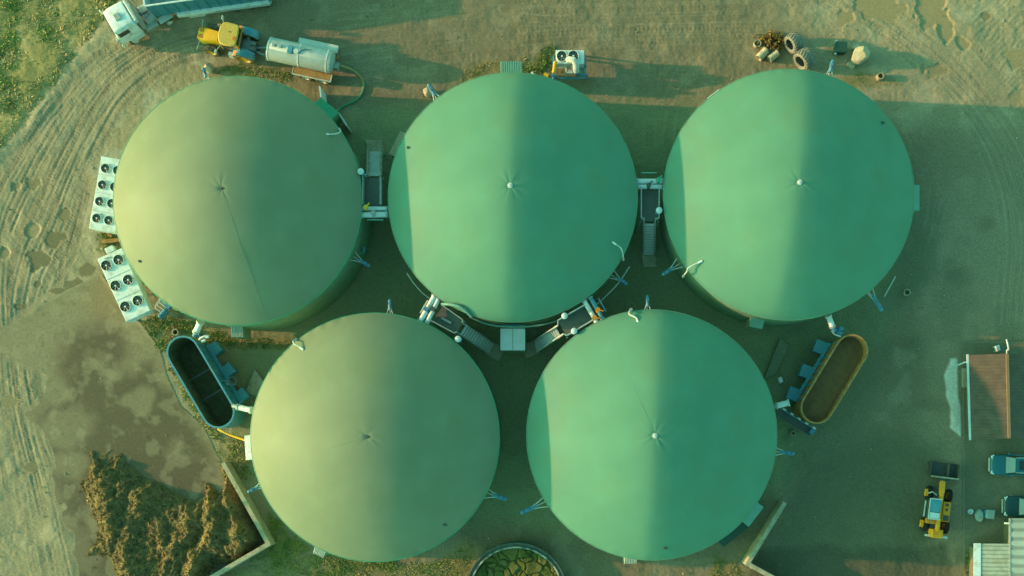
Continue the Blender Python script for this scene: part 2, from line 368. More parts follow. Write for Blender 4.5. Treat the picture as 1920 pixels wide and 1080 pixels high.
# worn verge under the weeds
GR_UL = [(-600, -600), (240, -600), (222, -5), (196, 30), (172, 72), (128, 112), (92, 160), (50, 222), (10, 262), (-30, 300), (-600, 600)]
gul = poly_sd(PX + wob, PY + wob, GR_UL); mg = ss(gul, -8, 14)
col = mixc(col, mg * .9, (.27, .24, .09)); col = mixc(col, mg * ss(n2, .5, .65) * .7, (.42, .34, .16))
z = z + mg * .25 * fbm(PX, PY, 40, 3, 50)
bank = ss(gul, -38, -12) * ss(gul, 4, -10); col = mixc(col, bank * .5, (.42, .36, .23)); z = z + bank * .14 * n2 * 1.6
GRASS = {  # name: (polygon, density per m2, blade length, greenness)
    'a': ([(268, 603), (300, 588), (365, 607), (430, 628), (440, 650), (395, 640), (345, 628), (312, 640), (303, 660)], 75, .30, .75),
    'b': ([(425, 636), (470, 634), (560, 634), (548, 652), (470, 655), (440, 650)], 40, .25, .6),
    'c': ([(305, 655), (330, 640), (330, 690), (370, 760), (410, 810), (470, 830), (462, 880), (470, 900), (440, 890), (414, 862), (408, 830), (380, 795), (340, 735)], 38, .3, .25),
    'd': ([(420, 1075), (520, 1040), (600, 1040), (660, 1052), (740, 1062), (830, 1050), (880, 1045), (870, 1110), (400, 1110)], 45, .28, .6),
    'e': ([(590, 1040), (610, 1038), (660, 1050), (740, 1056), (745, 1068), (660, 1068), (600, 1052)], 120, .35, .9),
    'f': ([(975, 118), (1005, 105), (1025, 90), (1042, 88), (1040, 120), (1010, 140), (980, 135)], 80, .35, .85),
    'g': ([(880, 130), (935, 112), (940, 132), (900, 145), (860, 165)], 28, .25, .25),
    'h': ([(430, 118), (520, 130), (560, 140), (540, 155), (500, 148), (400, 138)], 26, .2, .6),
    'i': ([(1575, 148), (1610, 138), (1660, 140), (1690, 160), (1640, 168), (1600, 168)], 30, .22, .5),
    'j': ([(1810, 1030), (1826, 1022), (1826, 1075), (1812, 1078)], 90, .3, .7),
    'k': ([(500, 960), (545, 1000), (580, 1030), (520, 1045), (470, 1050), (505, 1015)], 55, .28, .95),
    'l': ([(180, 438), (215, 432), (222, 470), (205, 475), (180, 470)], 60, .3, .5),
    'm': ([(1345, 1040), (1395, 1065), (1405, 1110), (1330, 1110)], 25, .22, .4),
    'o': ([(830, 1040), (885, 1015), (900, 1030), (875, 1080), (830, 1100)], 22, .22, .35),
}
for k_, (pl, dn, bl, gn) in GRASS.items():
    mm = ss(poly_sd(PX + wob * .7, PY + wob * .7, pl), -6, 6)
    col = mixc(col, mm * .55, (.15 + .10 * (1 - gn), .17, .06))

# tyre tracks: each a rut with lug prints and squeezed-up edges
rt = random.Random(3)
outer = [(20, 1110), (-10, 900), (-32, 700), (-32, 500), (-25, 380), (28, 275), (88, 190), (155, 115), (225, 72), (330, 30), (450, 10)]
inner = [(235, 1110), (178, 950), (120, 850), (78, 720), (95, 600), (138, 480), (160, 390), (185, 300), (240, 195), (325, 125), (450, 92)]
TR = []
for i in range(60):
    o0 = rt.random(); o1 = min(1, max(0, o0 + rt.uniform(-.22, .22))); n = len(outer)
    pth = [tuple(np.array(outer[j]) * (1 - (o0 + (o1 - o0) * j / n)) + np.array(inner[j]) * (o0 + (o1 - o0) * j / n)) for j in range(n)]
    a = rt.choice((0, 0, 1, 2, 3)); b = rt.choice((n, n, n - 1, n - 2, n - 4)); deep = rt.random() < .3
    TR.append((pth[a:b], rt.uniform(2.6, 4) if deep else rt.uniform(4.5, 7.5), rt.uniform(.010, .025) if deep else rt.uniform(.000, .007), rt.uniform(.0, .006) if deep else rt.uniform(.008, .017), rt.choice((5.0, 5.6, 6.4))))
o2 = [(1470, -30), (1600, 40), (1700, 110), (1790, 200), (1850, 300), (1880, 430), (1870, 600)]
i2 = [(1640, -30), (1730, 60), (1800, 120), (1870, 200), (1930, 300), (1960, 430), (1950, 600)]
for i in range(11):
    o = i / 10 + rt.uniform(-.05, .05); TR.append(([tuple(np.array(a) * (1 - o) + np.array(b) * o) for a, b in zip(o2, i2)], rt.uniform(4, 6), rt.uniform(.005, .014), rt.uniform(.003, .009), 7))
for y0, y1, y2, y3 in ((62, 30, 20, 12), (95, 62, 55, 48), (112, 85, 60, 55), (45, 12, 2, -6), (150, 108, 84, 70), (30, 22, 40, 30)):
    TR.append(([(640, y0), (860, y1), (1100, y2), (1500, y3)], 6, rt.uniform(.008, .025), rt.uniform(.004, .010), 8))
for pth in ([(1400, 60), (1330, 90), (1280, 130), (1240, 230)], [(1380, 100), (1310, 110), (1255, 90), (1205, 85)], [(1290, 60), (1285, 120), (1262, 200), (1250, 280)], [(1345, 70), (1360, 130), (1330, 180)], [(1230, 90), (1225, 160), (1218, 260)],
            [(1700, 0), (1800, 60), (1870, 140), (1930, 230)], [(1930, 20), (1850, 60), (1780, 50)], [(1930, 90), (1870, 60), (1830, 20), (1820, -20)], [(1890, -20), (1910, 60), (1925, 150)]):
    TR.append((pth, 8, .010, .016, 8.0))
for pth in ([(80, 590), (110, 640), (150, 680), (190, 720)], [(140, 480), (90, 560), (60, 640)], [(118, 470), (112, 540), (95, 600)], [(90, 590), (130, 605), (165, 640)], [(1890, 330), (1915, 420), (1910, 560)], [(1750, 350), (1735, 440), (1690, 520)],
            [(1770, 380), (1740, 470), (1700, 540)], [(255, 60), (220, 90), (165, 130), (110, 190), (60, 260)]):
    TR.append((pth, 5, .014, .006, 7))
for pth, hw, depth, lug, per in TR:
    sel, s, t = stroke(G, pth, hw * 2.0, None)
    at = np.abs(t); inside = ss(at, hw, hw * .7); edge = np.exp(-((at - hw * 1.2) / 1.5) ** 2)
    brk = ss(vn(s / 60, s * 0 + hw * 9), .2, .5) * (.55 + .45 * ss(vn(s / 9, t / 5 + hw, 77), .1, .5))
    z[sel] += brk * (-depth * inside + depth * .8 * edge + lug * inside * np.sin(2 * np.pi * (s + at * .8) / per)) * (1 - mg[sel])
    c = col[sel]; m = (inside * .30 * brk * (1 - mg[sel]))[:, None]; col[sel] = c * (1 - m) + np.array((.23, .19, .12)) * m
    m = (edge * .18 * brk * (1 - mg[sel]))[:, None]; col[sel] = col[sel] * (1 - m) + np.array((.44, .38, .26)) * m
# churned mud in the upper right corner
chur = ss(poly_sd(PX + wob, PY + wob, [(1790, -40), (1980, -40), (1980, 180), (1900, 190), (1840, 120)]), -10, 20)
z = z + chur * .014 * np.sin((PX * .7 + PY * .7 + 10 * vn(PX / 24, PY / 24, 60)) / 1.5) * vn(PX / 16, PY / 16, 61)
# puddles
PUD = [(62, 432, 15, 12, 1), (105, 446, 18, 19, 0), (72, 487, 21, 20, 0), (160, 505, 13, 12, 0), (122, 402, 9, 12, .3), (135, 532, 17, 10, 0), (112, 545, 20, 8, 0), (8, 475, 10, 10, .6), (60, 345, 12, 14, .5), (25, 352, 9, 11, .7), (70, 533, 7, 6, 0), (42, 575, 12, 8, 0),
       (20, 752, 16, 10, .6), (24, 842, 8, 7, .2), (60, 875, 14, 9, .3), (1582, 38, 17, 14, 1), (1648, 12, 44, 26, 1), (1745, 12, 26, 40, 1), (1770, 55, 16, 40, 1), (1800, 82, 16, 14, 1), (1812, -6, 26, 10, 1), (1908, 108, 23, 19, 1), (1752, 132, 22, 12, .7), (1905, 182, 12, 12, .9), (1850, 28, 10, 6, .4)]
for x, y, rx, ry_, warm in PUD:
    ww = 1.5 * (fbm(PX, PY, 17, 3, 43) - .5); d = np.hypot((PX + wob * .8 - x) / rx, (PY - wob * .8 - y) / ry_) + ww * .8; m = ss(d, 1.06, .94)
    z = z * (1 - m) - .035 * m; wet = np.maximum(wet, m)
    col = mixc(col, m * .92, np.array((.18, .155, .085)) * (1 - warm) + np.array((.33, .26, .145)) * warm)
# keep the sheet flat under the concrete of the feed yard
YARD = [(-40, 640), (0, 612), (100, 556), (190, 512), (262, 600), (300, 655), (312, 700), (340, 760), (385, 800), (405, 845), (424, 880), (470, 980), (505, 1025), (395, 1090), (330, 1120), (150, 1120), (135, 1000), (110, 900), (70, 800), (78, 700)]
wy = .4 + 4 * ss(PX, 170, 110) * ss(PY, 560, 640)
ysd = poly_sd(PX + wob * wy, PY + wob * .5 * wy, YARD)
my = ss(ysd, -16, -1); z = z * (1 - my) - .03 * my
CAR = [(1804, 640), (1960, 640), (1960, 1120), (1806, 1120)]
csd = poly_sd(PX, PY, CAR)
z = np.where(csd > -2, np.minimum(z, -.03), z)

def sheet(name, PXa, PYa, za, cola, weta, material, mask=None, kind='structure'):
    k = H / F
    co = np.stack([(PXa - NX) * k, (NY - PYa) * k, za], -1).reshape(-1, 3)
    ny, nx = PXa.shape; idx = np.arange(ny * nx).reshape(ny, nx)
    q = np.stack([idx[:-1, :-1], idx[1:, :-1], idx[1:, 1:], idx[:-1, 1:]], -1)
    q = q[(mask[:-1, :-1] & mask[1:, :-1] & mask[1:, 1:] & mask[:-1, 1:])] if mask is not None else q.reshape(-1, 4)
    rgba = np.concatenate([cola.reshape(-1, 3), weta.reshape(-1, 1)], 1)
    if mask is not None:
        used = np.unique(q); rm = np.full(ny * nx, -1); rm[used] = np.arange(len(used)); q = rm[q]; co = co[used]; rgba = rgba[used]
    return raw_mesh(name, co, q, rgba, material, kind)
def raw_mesh(name, co, q, rgba, material, kind=None, smooth=True):
    me = bpy.data.meshes.new(name); nf, k = q.shape
    me.vertices.add(len(co)); me.vertices.foreach_set('co', np.ascontiguousarray(co, np.float32).ravel())
    me.loops.add(nf * k); me.loops.foreach_set('vertex_index', np.ascontiguousarray(q, np.int32).ravel())
    me.polygons.add(nf); me.polygons.foreach_set('loop_start', np.arange(nf, dtype=np.int32) * k)
    me.update(calc_edges=True)
    if smooth: me.polygons.foreach_set('use_smooth', np.ones(nf, bool))
    if rgba is not None:
        a = me.color_attributes.new('Col', 'FLOAT_COLOR', 'POINT'); a.data.foreach_set('color', np.ascontiguousarray(rgba, np.float32).ravel())
    me.materials.append(material); o = bpy.data.objects.new(name, me); COL.objects.link(o)
    if kind: o['kind'] = kind
    return o
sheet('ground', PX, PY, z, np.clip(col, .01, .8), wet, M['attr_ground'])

# feed yard: stained concrete sheet
sub = (slice(np.searchsorted(gy, 480), np.searchsorted(gy, 1104)), slice(np.searchsorted(gx, -20), np.searchsorted(gx, 530)))
X, Y = PX[sub], PY[sub]; n1s, n2s, n3s, wb = n1[sub], n2[sub], n3[sub], wob[sub]
cc = np.zeros(X.shape + (3,)) + np.array((.265, .228, .145)); wt = np.zeros(X.shape)
wq = 46 * (fbm(X, Y, 90, 4, 72) - .5); wq2 = 46 * (fbm(X, Y, 90, 4, 73) - .5)
wetm = ss(poly_sd(X + wq, Y + wq2, [(125, 625), (200, 600), (238, 640), (222, 690), (300, 680), (335, 740), (400, 840), (430, 920), (490, 1020), (420, 1110), (100, 1110), (105, 960), (75, 830), (70, 760), (120, 735), (100, 690)]), -22, 26)
lt = fbm(X + wq * .5, Y, 75, 5, 74, .6); wetm = wetm * (1 - .35 * ss(lt, .58, .72))
for x, y, rx, ry_ in ((122, 795, 44, 36), (200, 698, 18, 13), (248, 752, 26, 20), (128, 872, 26, 30), (258, 640, 30, 46), (300, 700, 26, 36)):
    m = ss(np.hypot((X + wq * 1.1 - x) / rx, (Y + wq2 * 1.1 - y) / ry_) + 1.2 * (lt - .5), 1.25, .6); wetm = wetm * (1 - .7 * m)
cc = mixc(cc, wetm * .95, (.115, .092, .055)); wt = wetm * .8
brn = ss(np.hypot((X + wq - 210) / 50, (Y + wq2 - 565) / 60), 1.2, .4); cc = mixc(cc, brn * .45, (.24, .17, .085))
cc = mixc(cc, ss(fbm(X, Y, 26, 4, 71), .55, .7) * .35, (.36, .31, .20)); cc = mixc(cc, ss(n3s, .6, .8) * .4, (.18, .15, .08))
zz = .006 + .012 * (n2s - .5) + .010 * (n3s - .5) * (1 - wt); edge_l = ss(ysd[sub], 9, 2) * ss(Y, 660, 610); cc = mixc(cc, edge_l * .4, (.42, .36, .22)); zz = zz + edge_l * .05 * n3s
sheet('feed_yard', X, Y, zz, np.clip(cc, .01, .8), wt, M['attr_conc'], ysd[sub] > 0)
# parking strip beyond the joint on the right
sub = (slice(np.searchsorted(gy, 640), np.searchsorted(gy, 1104)), slice(np.searchsorted(gx, 1800), len(gx) - 17))
X, Y = PX[sub], PY[sub]
cc = np.zeros(X.shape + (3,)) + np.array((.19, .18, .12)); cc = mixc(cc, ss(n2[sub], .45, .7) * .6, (.28, .25, .17)); cc = mixc(cc, ss(n1[sub], .5, .7) * .5, (.14, .14, .09))
cc = mixc(cc, ss(csd[sub], 3.5, 1) * .5, (.40, .37, .27))
sheet('parking_strip', X, Y, .03 + .02 * (n2[sub] - .5), np.clip(cc, .01, .8), X * 0, M['attr_conc'], csd[sub] > 0)

# ------------------------------------------------------------------ weeds and grass (uncountable)
def grass(name, poly, dens, bl, green, wild=0.0, seed=1):
    rg = np.random.default_rng(seed); P_ = np.array(poly, float)
    lo = np.maximum(P_.min(0), (-30, -30)); hi = np.minimum(P_.max(0), (1950, 1110))
    area = np.prod(hi - lo) / 441.0; N = int(area * dens)
    x = rg.uniform(lo[0], hi[0], N); y = rg.uniform(lo[1], hi[1], N)
    w_ = 14 * (fbm(x, y, 60, 3, 40) - .5); dd = poly_sd(x + w_, y + w_, poly)
    cl = fbm(x, y, 22, 3, 80 + seed)
    keep = (dd > rg.uniform(-5, 6, N)) & (cl > rg.uniform(.2, .62, N)); x, y, cl = x[keep], y[keep], cl[keep]; N = len(x); B = 7
    k = H / F; cx = (x - NX) * k; cy = (NY - y) * k
    hue = fbm(x, y, 34, 3, 90 + seed) ; hue = np.clip((hue - .5) * 3.4 + green + rg.normal(0, .10, N), 0, 1)
    straw = np.array((.55, .43, .20)); leaf = np.array((.29, .33, .09)); dark = np.array((.10, .17, .05))
    straw = straw * (1 if wild else .62); leaf = leaf * (1 if wild else .7)
    base = straw * (1 - hue[:, None]) + leaf * hue[:, None]
    dm = (fbm(x, y, 15, 2, 95 + seed) > .60)[:, None]; base = np.where(dm, base * .3 + dark * .7, base)
    sz = bl * (.5 + .7 * cl) * (1 + wild * rg.random(N) ** 4 * 2.0)
    a = rg.uniform(0, 2 * np.pi, (N, B)); ln = sz[:, None] * rg.uniform(.5, 1.2, (N, B)); wd = ln * rg.uniform(.08, .17, (N, B)) + .012; lift = rg.uniform(.1, .7, (N, B))
    bx = cx[:, None] + rg.normal(0, .06, (N, B)); by = cy[:, None] + rg.normal(0, .06, (N, B)); hz = ln * lift; out = ln * np.sqrt(np.clip(1.05 - lift ** 2, .05, 1))
    ca, sa = np.cos(a), np.sin(a); z0 = np.zeros_like(a) + .0
    p = np.stack([np.stack([bx - sa * wd, by + ca * wd, z0], -1), np.stack([bx + sa * wd, by - ca * wd, z0], -1),
                  np.stack([bx + ca * out * .6 + sa * wd * .8, by + sa * out * .6 - ca * wd * .8, hz * .8], -1), np.stack([bx + ca * out, by + sa * out, hz], -1)], 2)
    co = p.reshape(-1, 3); q = np.arange(len(co)).reshape(-1, 4)
    c = np.repeat(base[:, None, :], B, 1) * rg.uniform(.7, 1.3, (N, B, 1)); c = np.repeat(c[:, :, None, :], 4, 2).reshape(-1, 3)
    return raw_mesh(name, co, q, np.concatenate([np.clip(c, 0, 1), np.zeros((len(c), 1))], 1), M['attr_leaf'], 'stuff', smooth=False)
grass('weeds', GR_UL, 200, .19, .36, wild=1.0, seed=1)
for i, (k_, (pl, dn, bl, gn)) in enumerate(GRASS.items()): grass('grass', pl, dn, bl * .8, gn, seed=5 + i)

# loose stones and clods
def stones(n=2600):
    rg = np.random.default_rng(5); x = rg.uniform(-10, 1930, n); y = rg.uniform(-10, 1090, n); cl = fbm(x, y, 90, 3, 33); k = cl > rg.uniform(.3, .7, n); x, y = x[k], y[k]; n = len(x)
    r = .035 + .07 * rg.random(n) ** 4; kk = H / F; c = np.stack([(x - NX) * kk, (NY - y) * kk, r * .4], -1)
    oc = np.array([(1, 0, 0), (-1, 0, 0), (0, 1, 0), (0, -1, 0), (0, 0, .8), (0, 0, -.8)], float)
    v = c[:, None, :] + oc[None] * r[:, None, None] * rg.uniform(.6, 1.3, (n, 6, 1)); f = np.array([(0, 2, 4), (2, 1, 4), (1, 3, 4), (3, 0, 4), (2, 0, 5), (1, 2, 5), (3, 1, 5), (0, 3, 5)])
    q = (f[None] + 6 * np.arange(n)[:, None, None]).reshape(-1, 3)
    g = rg.uniform(.12, .5, n); cc_ = np.stack([g, g * .9, g * .68, g * 0], -1); raw_mesh('gravel', v.reshape(-1, 3), q, np.repeat(cc_, 6, 0), M['attr_leaf'], 'stuff', smooth=False)
stones()
# ------------------------------------------------------------------ digester tanks
RIMZ = 6.0
TANKS = []
def digester(cx, cy, rp, ax, ay, a, h, m, label, seams=(), vents=(), wr=.05, seed=1, tilt=0.0):
    c = W(cx, cy, RIMZ); r = rp * (H - RIMZ) / F; ap_ = W(ax, ay, RIMZ + h) - c; TANKS.append((c.x, c.y, r, a, h, ap_.x, ap_.y))
    t = thing('digester_tank', label, 'digester tank', (c.x, c.y, 0), 0, 'domed digester tanks')
    MB().lathe([(r - .18, 0), (r - .18, RIMZ - .1), (r - .4, RIMZ - .1)], 128).build('wall', M['tankwall'], t)
    NR, NA = 70, 256
    rr = np.linspace(0.004, 1, NR)[:, None] ** .9; th = np.linspace(0, 2 * np.pi, NA, endpoint=False)[None, :]
    ct, st_ = math.cos(tilt), math.sin(tilt)
    def zf(x, y):                                                           # bowl plus a soft ridge line through the centre post
        u = x * ct - y * st_; v_ = x * st_ + y * ct; e = .06
        return h * ((1 - a) * (1 - x * x - y * y) + a * (np.sqrt(np.clip(1 - v_ * v_, 0, 1) + e * e) - np.sqrt(u * u + e * e)))
    zc = zf(rr * np.cos(th), rr * np.sin(th))
    zc = zc - .02 * h * np.exp(-(rr / .02) ** 2)                         # rounded tip
    zc = zc + 0 * th
    X_, Y_ = rr * np.cos(th) * 40, rr * np.sin(th) * 40
    zc += .05 * (fbm(X_, Y_, 12, 2, 100 + seed) - .5) * np.sin(np.pi * np.clip(rr, 0, 1))
    fold = vn(th * 3.2 + rr * 2, rr * 0 + seed, 120) - .5
    zc += (.018 if seed in (1, 4) else .03) * fold * np.exp(-((rr - .07) / .06) ** 2)                     # folds round the centre post
    rimf = (vn(th * 26, rr * 3 + seed, 130) - .5) * ss(rr, .93, .99) * ss(rr, 1.0, .985); zc += wr * 2.2 * rimf * (vn(th * 2.2, rr * 0, 140 + seed) > .5)
    sh = (1 - rr ** 1.2)
    v = np.stack([rr * np.cos(th) * r + ap_.x * sh, rr * np.sin(th) * r + ap_.y * sh, zc], -1).reshape(-1, 3)
    i = np.arange(NR * NA).reshape(NR, NA); j = np.roll(i, -1, 1)
    q = np.stack([i[:-1], i[1:], j[1:], j[:-1]], -1).reshape(-1, 4)
    d = raw_mesh('membrane_dome', v, q, None, m); d.parent = t; d.location = (0, 0, RIMZ)
    MB().lathe([(r - .02 + .05 * math.cos(k * math.pi / 4), RIMZ - .03 + .08 * math.sin(k * math.pi / 4)) for k in range(8)], 160, close=True).build('rim', M['rim'] if seed in (1, 4) else M['rim_plain'], t)
    def on(px, py, lift=.0):                                                # point of the dome surface seen at a pixel
        zz = RIMZ
        for _ in range(8):
            p = W(px, py, zz) - Vector((c.x, c.y, 0)); q = math.hypot(p.x, p.y) / r
            for _k in range(3): sh_ = 1 - min(q, 1) ** 1.2; q = math.hypot(p.x - ap_.x * sh_, p.y - ap_.y * sh_) / r
            zz = RIMZ + float(zf((p.x - ap_.x * sh_) / r, (p.y - ap_.y * sh_) / r))
        return Vector((p.x, p.y, zz + lift))
    tip = Vector((ap_.x, ap_.y, RIMZ + h - .03 * h))
    MB().lathe([(.0, .10), (.10, .09), (.12, .0), (.22, .0), (.22, -.06)], 20, tip + Vector((0, 0, .05))).build('cap', M['whitemetal'] if seed in (2, 3, 5) else M['darksteel'], t)
    for (x0, y0, x1, y1) in seams:
        pts = [on(x0 + (x1 - x0) * k / 24 + .6 * math.sin(k * .5), y0 + (y1 - y0) * k / 24, .0) for k in range(25)]
        MB().tube(pts, .013, 5).build('seam', m, t)
    for (x0, y0) in vents:
        p = on(x0, y0); MB().cyl(p - Vector((0, 0, .05)), p + Vector((0, 0, .16)), .11, .09, 10).cyl(p + Vector((.0, 0, .12)), p + Vector((.24, -.05, .10)), .06, .05, 8).build('vent', M['darksteel'], t)
    return t, on
T1, on1 = digester(445.5, 376.5, 233.5, 415, 353, .04, 4.1, M['mem_yellow'], 'yellowish domed digester tank beside the white fan coolers, below the tractor', [(417, 358, 498, 592)], [(262, 490)], .05, 1)
T2, on2 = digester(961.5, 370, 234, 956, 347, .38, 4.1, M['mem_green'], 'green domed digester tank just below the two-fan chiller, top middle one', [], [(765, 277)], .03, 2, R(3))
T3, on3 = digester(1479, 365, 235.5, 1500, 341, .40, 4.1, M['mem_green'], 'green domed digester tank below the boulder and the old tractor tyres', [], [(1654, 230)], .03, 3, R(7))
T4, on4 = digester(703, 820, 233.5, 688, 819, .06, 4.1, M['mem_yellow'], 'yellowish domed digester tank between the manure heap and the round open pit', [(686, 820, 602, 846)], [(834, 984)], .06, 4)
T5, on5 = digester(1222, 815.5, 235, 1228, 817, .40, 4.1, M['mem_green'], 'green domed digester tank beside the hopper full of brown feed', [(1226, 812, 1150, 632)], [(1246, 1028)], .03, 5, R(3))

# ------------------------------------------------------------------ mixer motors on the tank walls
def mixer_proto():
    t = thing('mixer_motor', '', 'mixer motor', (0, 0, 0), 0, 'mixer motors on the tank walls')
    b = MB(); b.cyl((.55, 0, 0), (1.15, 0, 0), .17, n=16)
    for k in range(7): b.cyl((.62 + k * .08, 0, 0), (.645 + k * .08, 0, 0), .195, n=16)
    b.box((.85, 0, .19), (.26, .22, .12)); b.build('motor', M['blue'], t)
    MB().cyl((.2, 0, 0), (.55, 0, 0), .12, .16, 14).build('gearbox', M['tealblue'], t)
    g = MB(); g.cyl((1.15, 0, 0), (1.27, 0, 0), .15, .11, 14); g.build('fan_cover', M['tealblue'], t)
    for s in (-1, 1):
        MB().tube([(-.45, s * .42, .12), (.1, s * .2, .05), (.5, s * .1, .0)], .035, 6).build('support_arm', M['whitemetal'], t)
    MB().tube([(-.5, 0, -.5), (.4, 0, -.15)], .045, 6).build('support_arm', M['whitemetal'], t)
    return t
MIX = [((381, 127), (387, 148), 5.3, 'blue mixer motor beside the round tan boulder near the tractor'),
       ((803, 158), (818, 183), 5.3, 'blue mixer motor on the upper rim facing the end of the green hose'),
       ((1562, 113), (1555, 140), 5.3, 'pale blue mixer motor pointing towards the big boulder'),
       ((693, 499), (670, 485), 4.6, 'blue mixer motor in the dark gap right of the yellowish tank with the fan coolers'),
       ((731, 561), (731, 586), 5.3, 'upright blue mixer motor at the top edge of the yellowish tank by the heap'),
       ((1214, 554), (1214, 579), 5.3, 'upright blue mixer motor beside the white gooseneck pipe above the hopper-side tank'),
       ((1176, 533), (1154, 519), 4.6, 'blue mixer motor beside the thin curved lamp-like pipe of the middle tank'),
       ((1242, 516), (1266, 499), 4.6, 'blue mixer motor left of the forked white pipe on the boulder-side tank'),
       ((1654, 583), (1632, 548), 4.6, 'blue mixer motor near the upper end of the brown feed hopper'),
       ((950, 936), (920, 927), 5.0, 'blue mixer motor on the yellowish tank above the round open pit'),
       ((976, 962), (1012, 946), 5.0, 'teal mixer motor on the green tank above the round open pit'),
       ((465, 923), (488, 911), 5.0, 'bright blue mixer motor beside the concrete corner wall of the heap'),
       ((1489, 851), (1458, 847), 4.6, 'dim blue mixer motor below the lower end of the brown feed hopper')]
mp = mixer_proto()
for i, (o_, i_, zz, lab) in enumerate(MIX):
    m_ = mp if i == 0 else copy_tree(mp); m_['label'] = lab
    p0, p1 = W(*i_, zz), W(*o_, zz); d = p1 - p0
    m_.location = p0; m_.rotation_euler = (0, 0, math.atan2(d.y, d.x)); sc = d.length / 1.27; m_.scale = (sc, max(.8, min(1.1, sc)), 1)

# big blue pump with its rack of pipes beside the six-fan cooler
t = thing('circulation_pump', 'large blue pump with thin pale pipes between six-fan cooler and yellowish tank', 'pump', W(310, 583, 2.6), ang(300, 600, 320, 573))
b = MB(); b.cyl((-.75, 0, 0), (.1, 0, 0), .26, n=18); b.cyl((.1, 0, 0), (.3, 0, 0), .18, n=14); b.box((.55, .05, .0), (.5, .55, .5)); b.cyl((-.55, 0, .2), (-.55, 0, .42), .1, n=10); b.build('motor', M['blue'], t, bev=.02)
for k in range(4):
    MB().tube([(.5, .3 + .05 * k, .1), (.35 + .12 * k, .75, .15), (1.1 + .2 * k, 1.3 + .12 * k, .2), (1.7 + .1 * k, 2.0, .2)], .04, 6).build('pipe', M['whitemetal'], t)
for k in range(3): MB().tube([(-.3 + .3 * k, .2, .2), (-.3 + .3 * k, .75, .25), (.3 + .3 * k, .95, .25)], .035, 6).build('pipe', M['whitemetal'], t)
MB().box((0, 0, -1.5), (.5, .5, 2.4)).build('plinth', M['concrete'], t)

# ------------------------------------------------------------------ gooseneck gas pipes on the rims
def goose(label, pts, r=.058, m='white'):
    base = W(*pts[0]); P_ = [W(*p) - base for p in pts]; P_ = [Vector(q) for q in spline([tuple(p) for p in P_], 5)]
    t = thing('gas_pipe', label, 'gas pipe', base, 0, 'bent gas pipes on the dome rims')
    MB().tube(P_, r, 10).build('pipe', M['whitemetal'], t)
    d = (P_[-1] - P_[-2]).normalized(); MB().cyl(P_[-1] - d * .1, P_[-1] + d * .28, r * 1.6, r * 1.6, 12).build('outlet', M[m], t)
    MB().cyl(P_[0] - Vector((0, 0, .25)), P_[0] + Vector((0, 0, .2)), r * 1.8, n=12).build('flange', M['steel'], t)
goose('white gas pipe lying on the dome edge just below the green lean-to roof', [(637, 243, 6.1), (638, 247, 6.6), (630, 251, 6.75), (614, 252, 6.75)])
goose('white hooked gas pipe at the edge of the yellowish tank facing the dark feed hopper', [(556, 637, 6.0), (550, 639, 6.5), (552, 645, 6.7), (558, 648, 6.75), (564, 652, 6.8)])
goose('white swan-necked gas pipe at the top edge of the hopper-side tank', [(1183, 581, 6.1), (1180, 585, 6.5), (1181, 590, 6.6), (1188, 593, 6.7), (1194, 597, 6.8), (1196, 603, 6.85)], .075)
goose('thin hooked gas pipe on the dark side of the middle tank', [(1169, 487, 6.1), (1168, 476, 6.6), (1164, 465, 6.75), (1153, 457, 6.95)], .05)
goose('forked white gas pipe at the sunlit edge of the boulder-side tank', [(1281, 518, 5.9), (1288, 509, 6.4), (1290, 503, 6.5), (1300, 497, 6.65), (1311, 492, 6.75)])

# ------------------------------------------------------------------ corrugated lean-to covers
def lean_to(label, quad, z, m, ribs=14, slope=0.25, along=0, drop=2.2):
    """quad: outer-left, outer-right, inner-right, inner-left in photo pixels (inner side against the tank)"""
    P_ = [W(x, y, z) for x, y in quad]; base = (P_[0] + P_[1] + P_[2] + P_[3]) / 4; base.z = 0
    t = thing('lean_to_cover', label, 'lean-to', base, 0, 'corrugated lean-to covers along the tanks')
    a, b_, c_, d_ = [p - base for p in P_]; v = []; f = []; n = ribs * 4
    for k in range(n + 1):
        u = k / n; zz = .03 * (1 if (k % 4) in (1, 2) else -1) if ribs > 1 else 0
        o = a.lerp(b_, u); i = d_.lerp(c_, u)
        v += [(o.x, o.y, o.z + zz), (i.x, i.y, i.z + slope + zz), (o.x, o.y, o.z + zz - .03), (i.x, i.y, i.z + slope + zz - .03)]
    for k in range(n):
        q = 4 * k; f += [(q, q + 4, q + 5, q + 1), (q + 2, q + 3, q + 7, q + 6), (q, q + 2, q + 6, q + 4), (q + 1, q + 5, q + 7, q + 3)]
    f += [(0, 1, 3, 2), (4 * n, 4 * n + 2, 4 * n + 3, 4 * n + 1)]
    MB().add(v, f).build('roof_sheet', M[m], t, smooth=False)
    ins = lambda p, q: p.lerp((a + b_ + c_ + d_) / 4, q)
    w4 = [ins(p, .07) for p in (a, b_, c_, d_)]
    zl = z - drop
    MB().prism([(p.x, p.y) for p in w4], zl, [z - .08, z - .08, z - .08 + slope * .9, z - .08 + slope * .9]).build('housing', M['tankwall'], t)
    return t
lean_to('teal corrugated lean-to cover above the middle tank, left of the two-fan chiller', [(939, 115), (979, 115), (979, 150), (939, 150)], 2.8, 'teal_roof', 12)
lean_to('beige corrugated lean-to cover near the stairway top end on the middle tank', [(729, 288), (750.5, 246), (775, 258), (753, 303)], 2.8, 'beige_roof', 14)
l3 = lean_to('green lean-to roof where the curved green hose ends', [(601, 183), (636, 211), (615, 232), (580, 202)], 3.0, 'green_roof', 1, .15)
lean_to('white striped lean-to cover under the yellowish tank above the dark feed hopper', [(456, 632), (434, 632), (434, 600), (456, 600)], 3.2, 'pale_roof', 8)
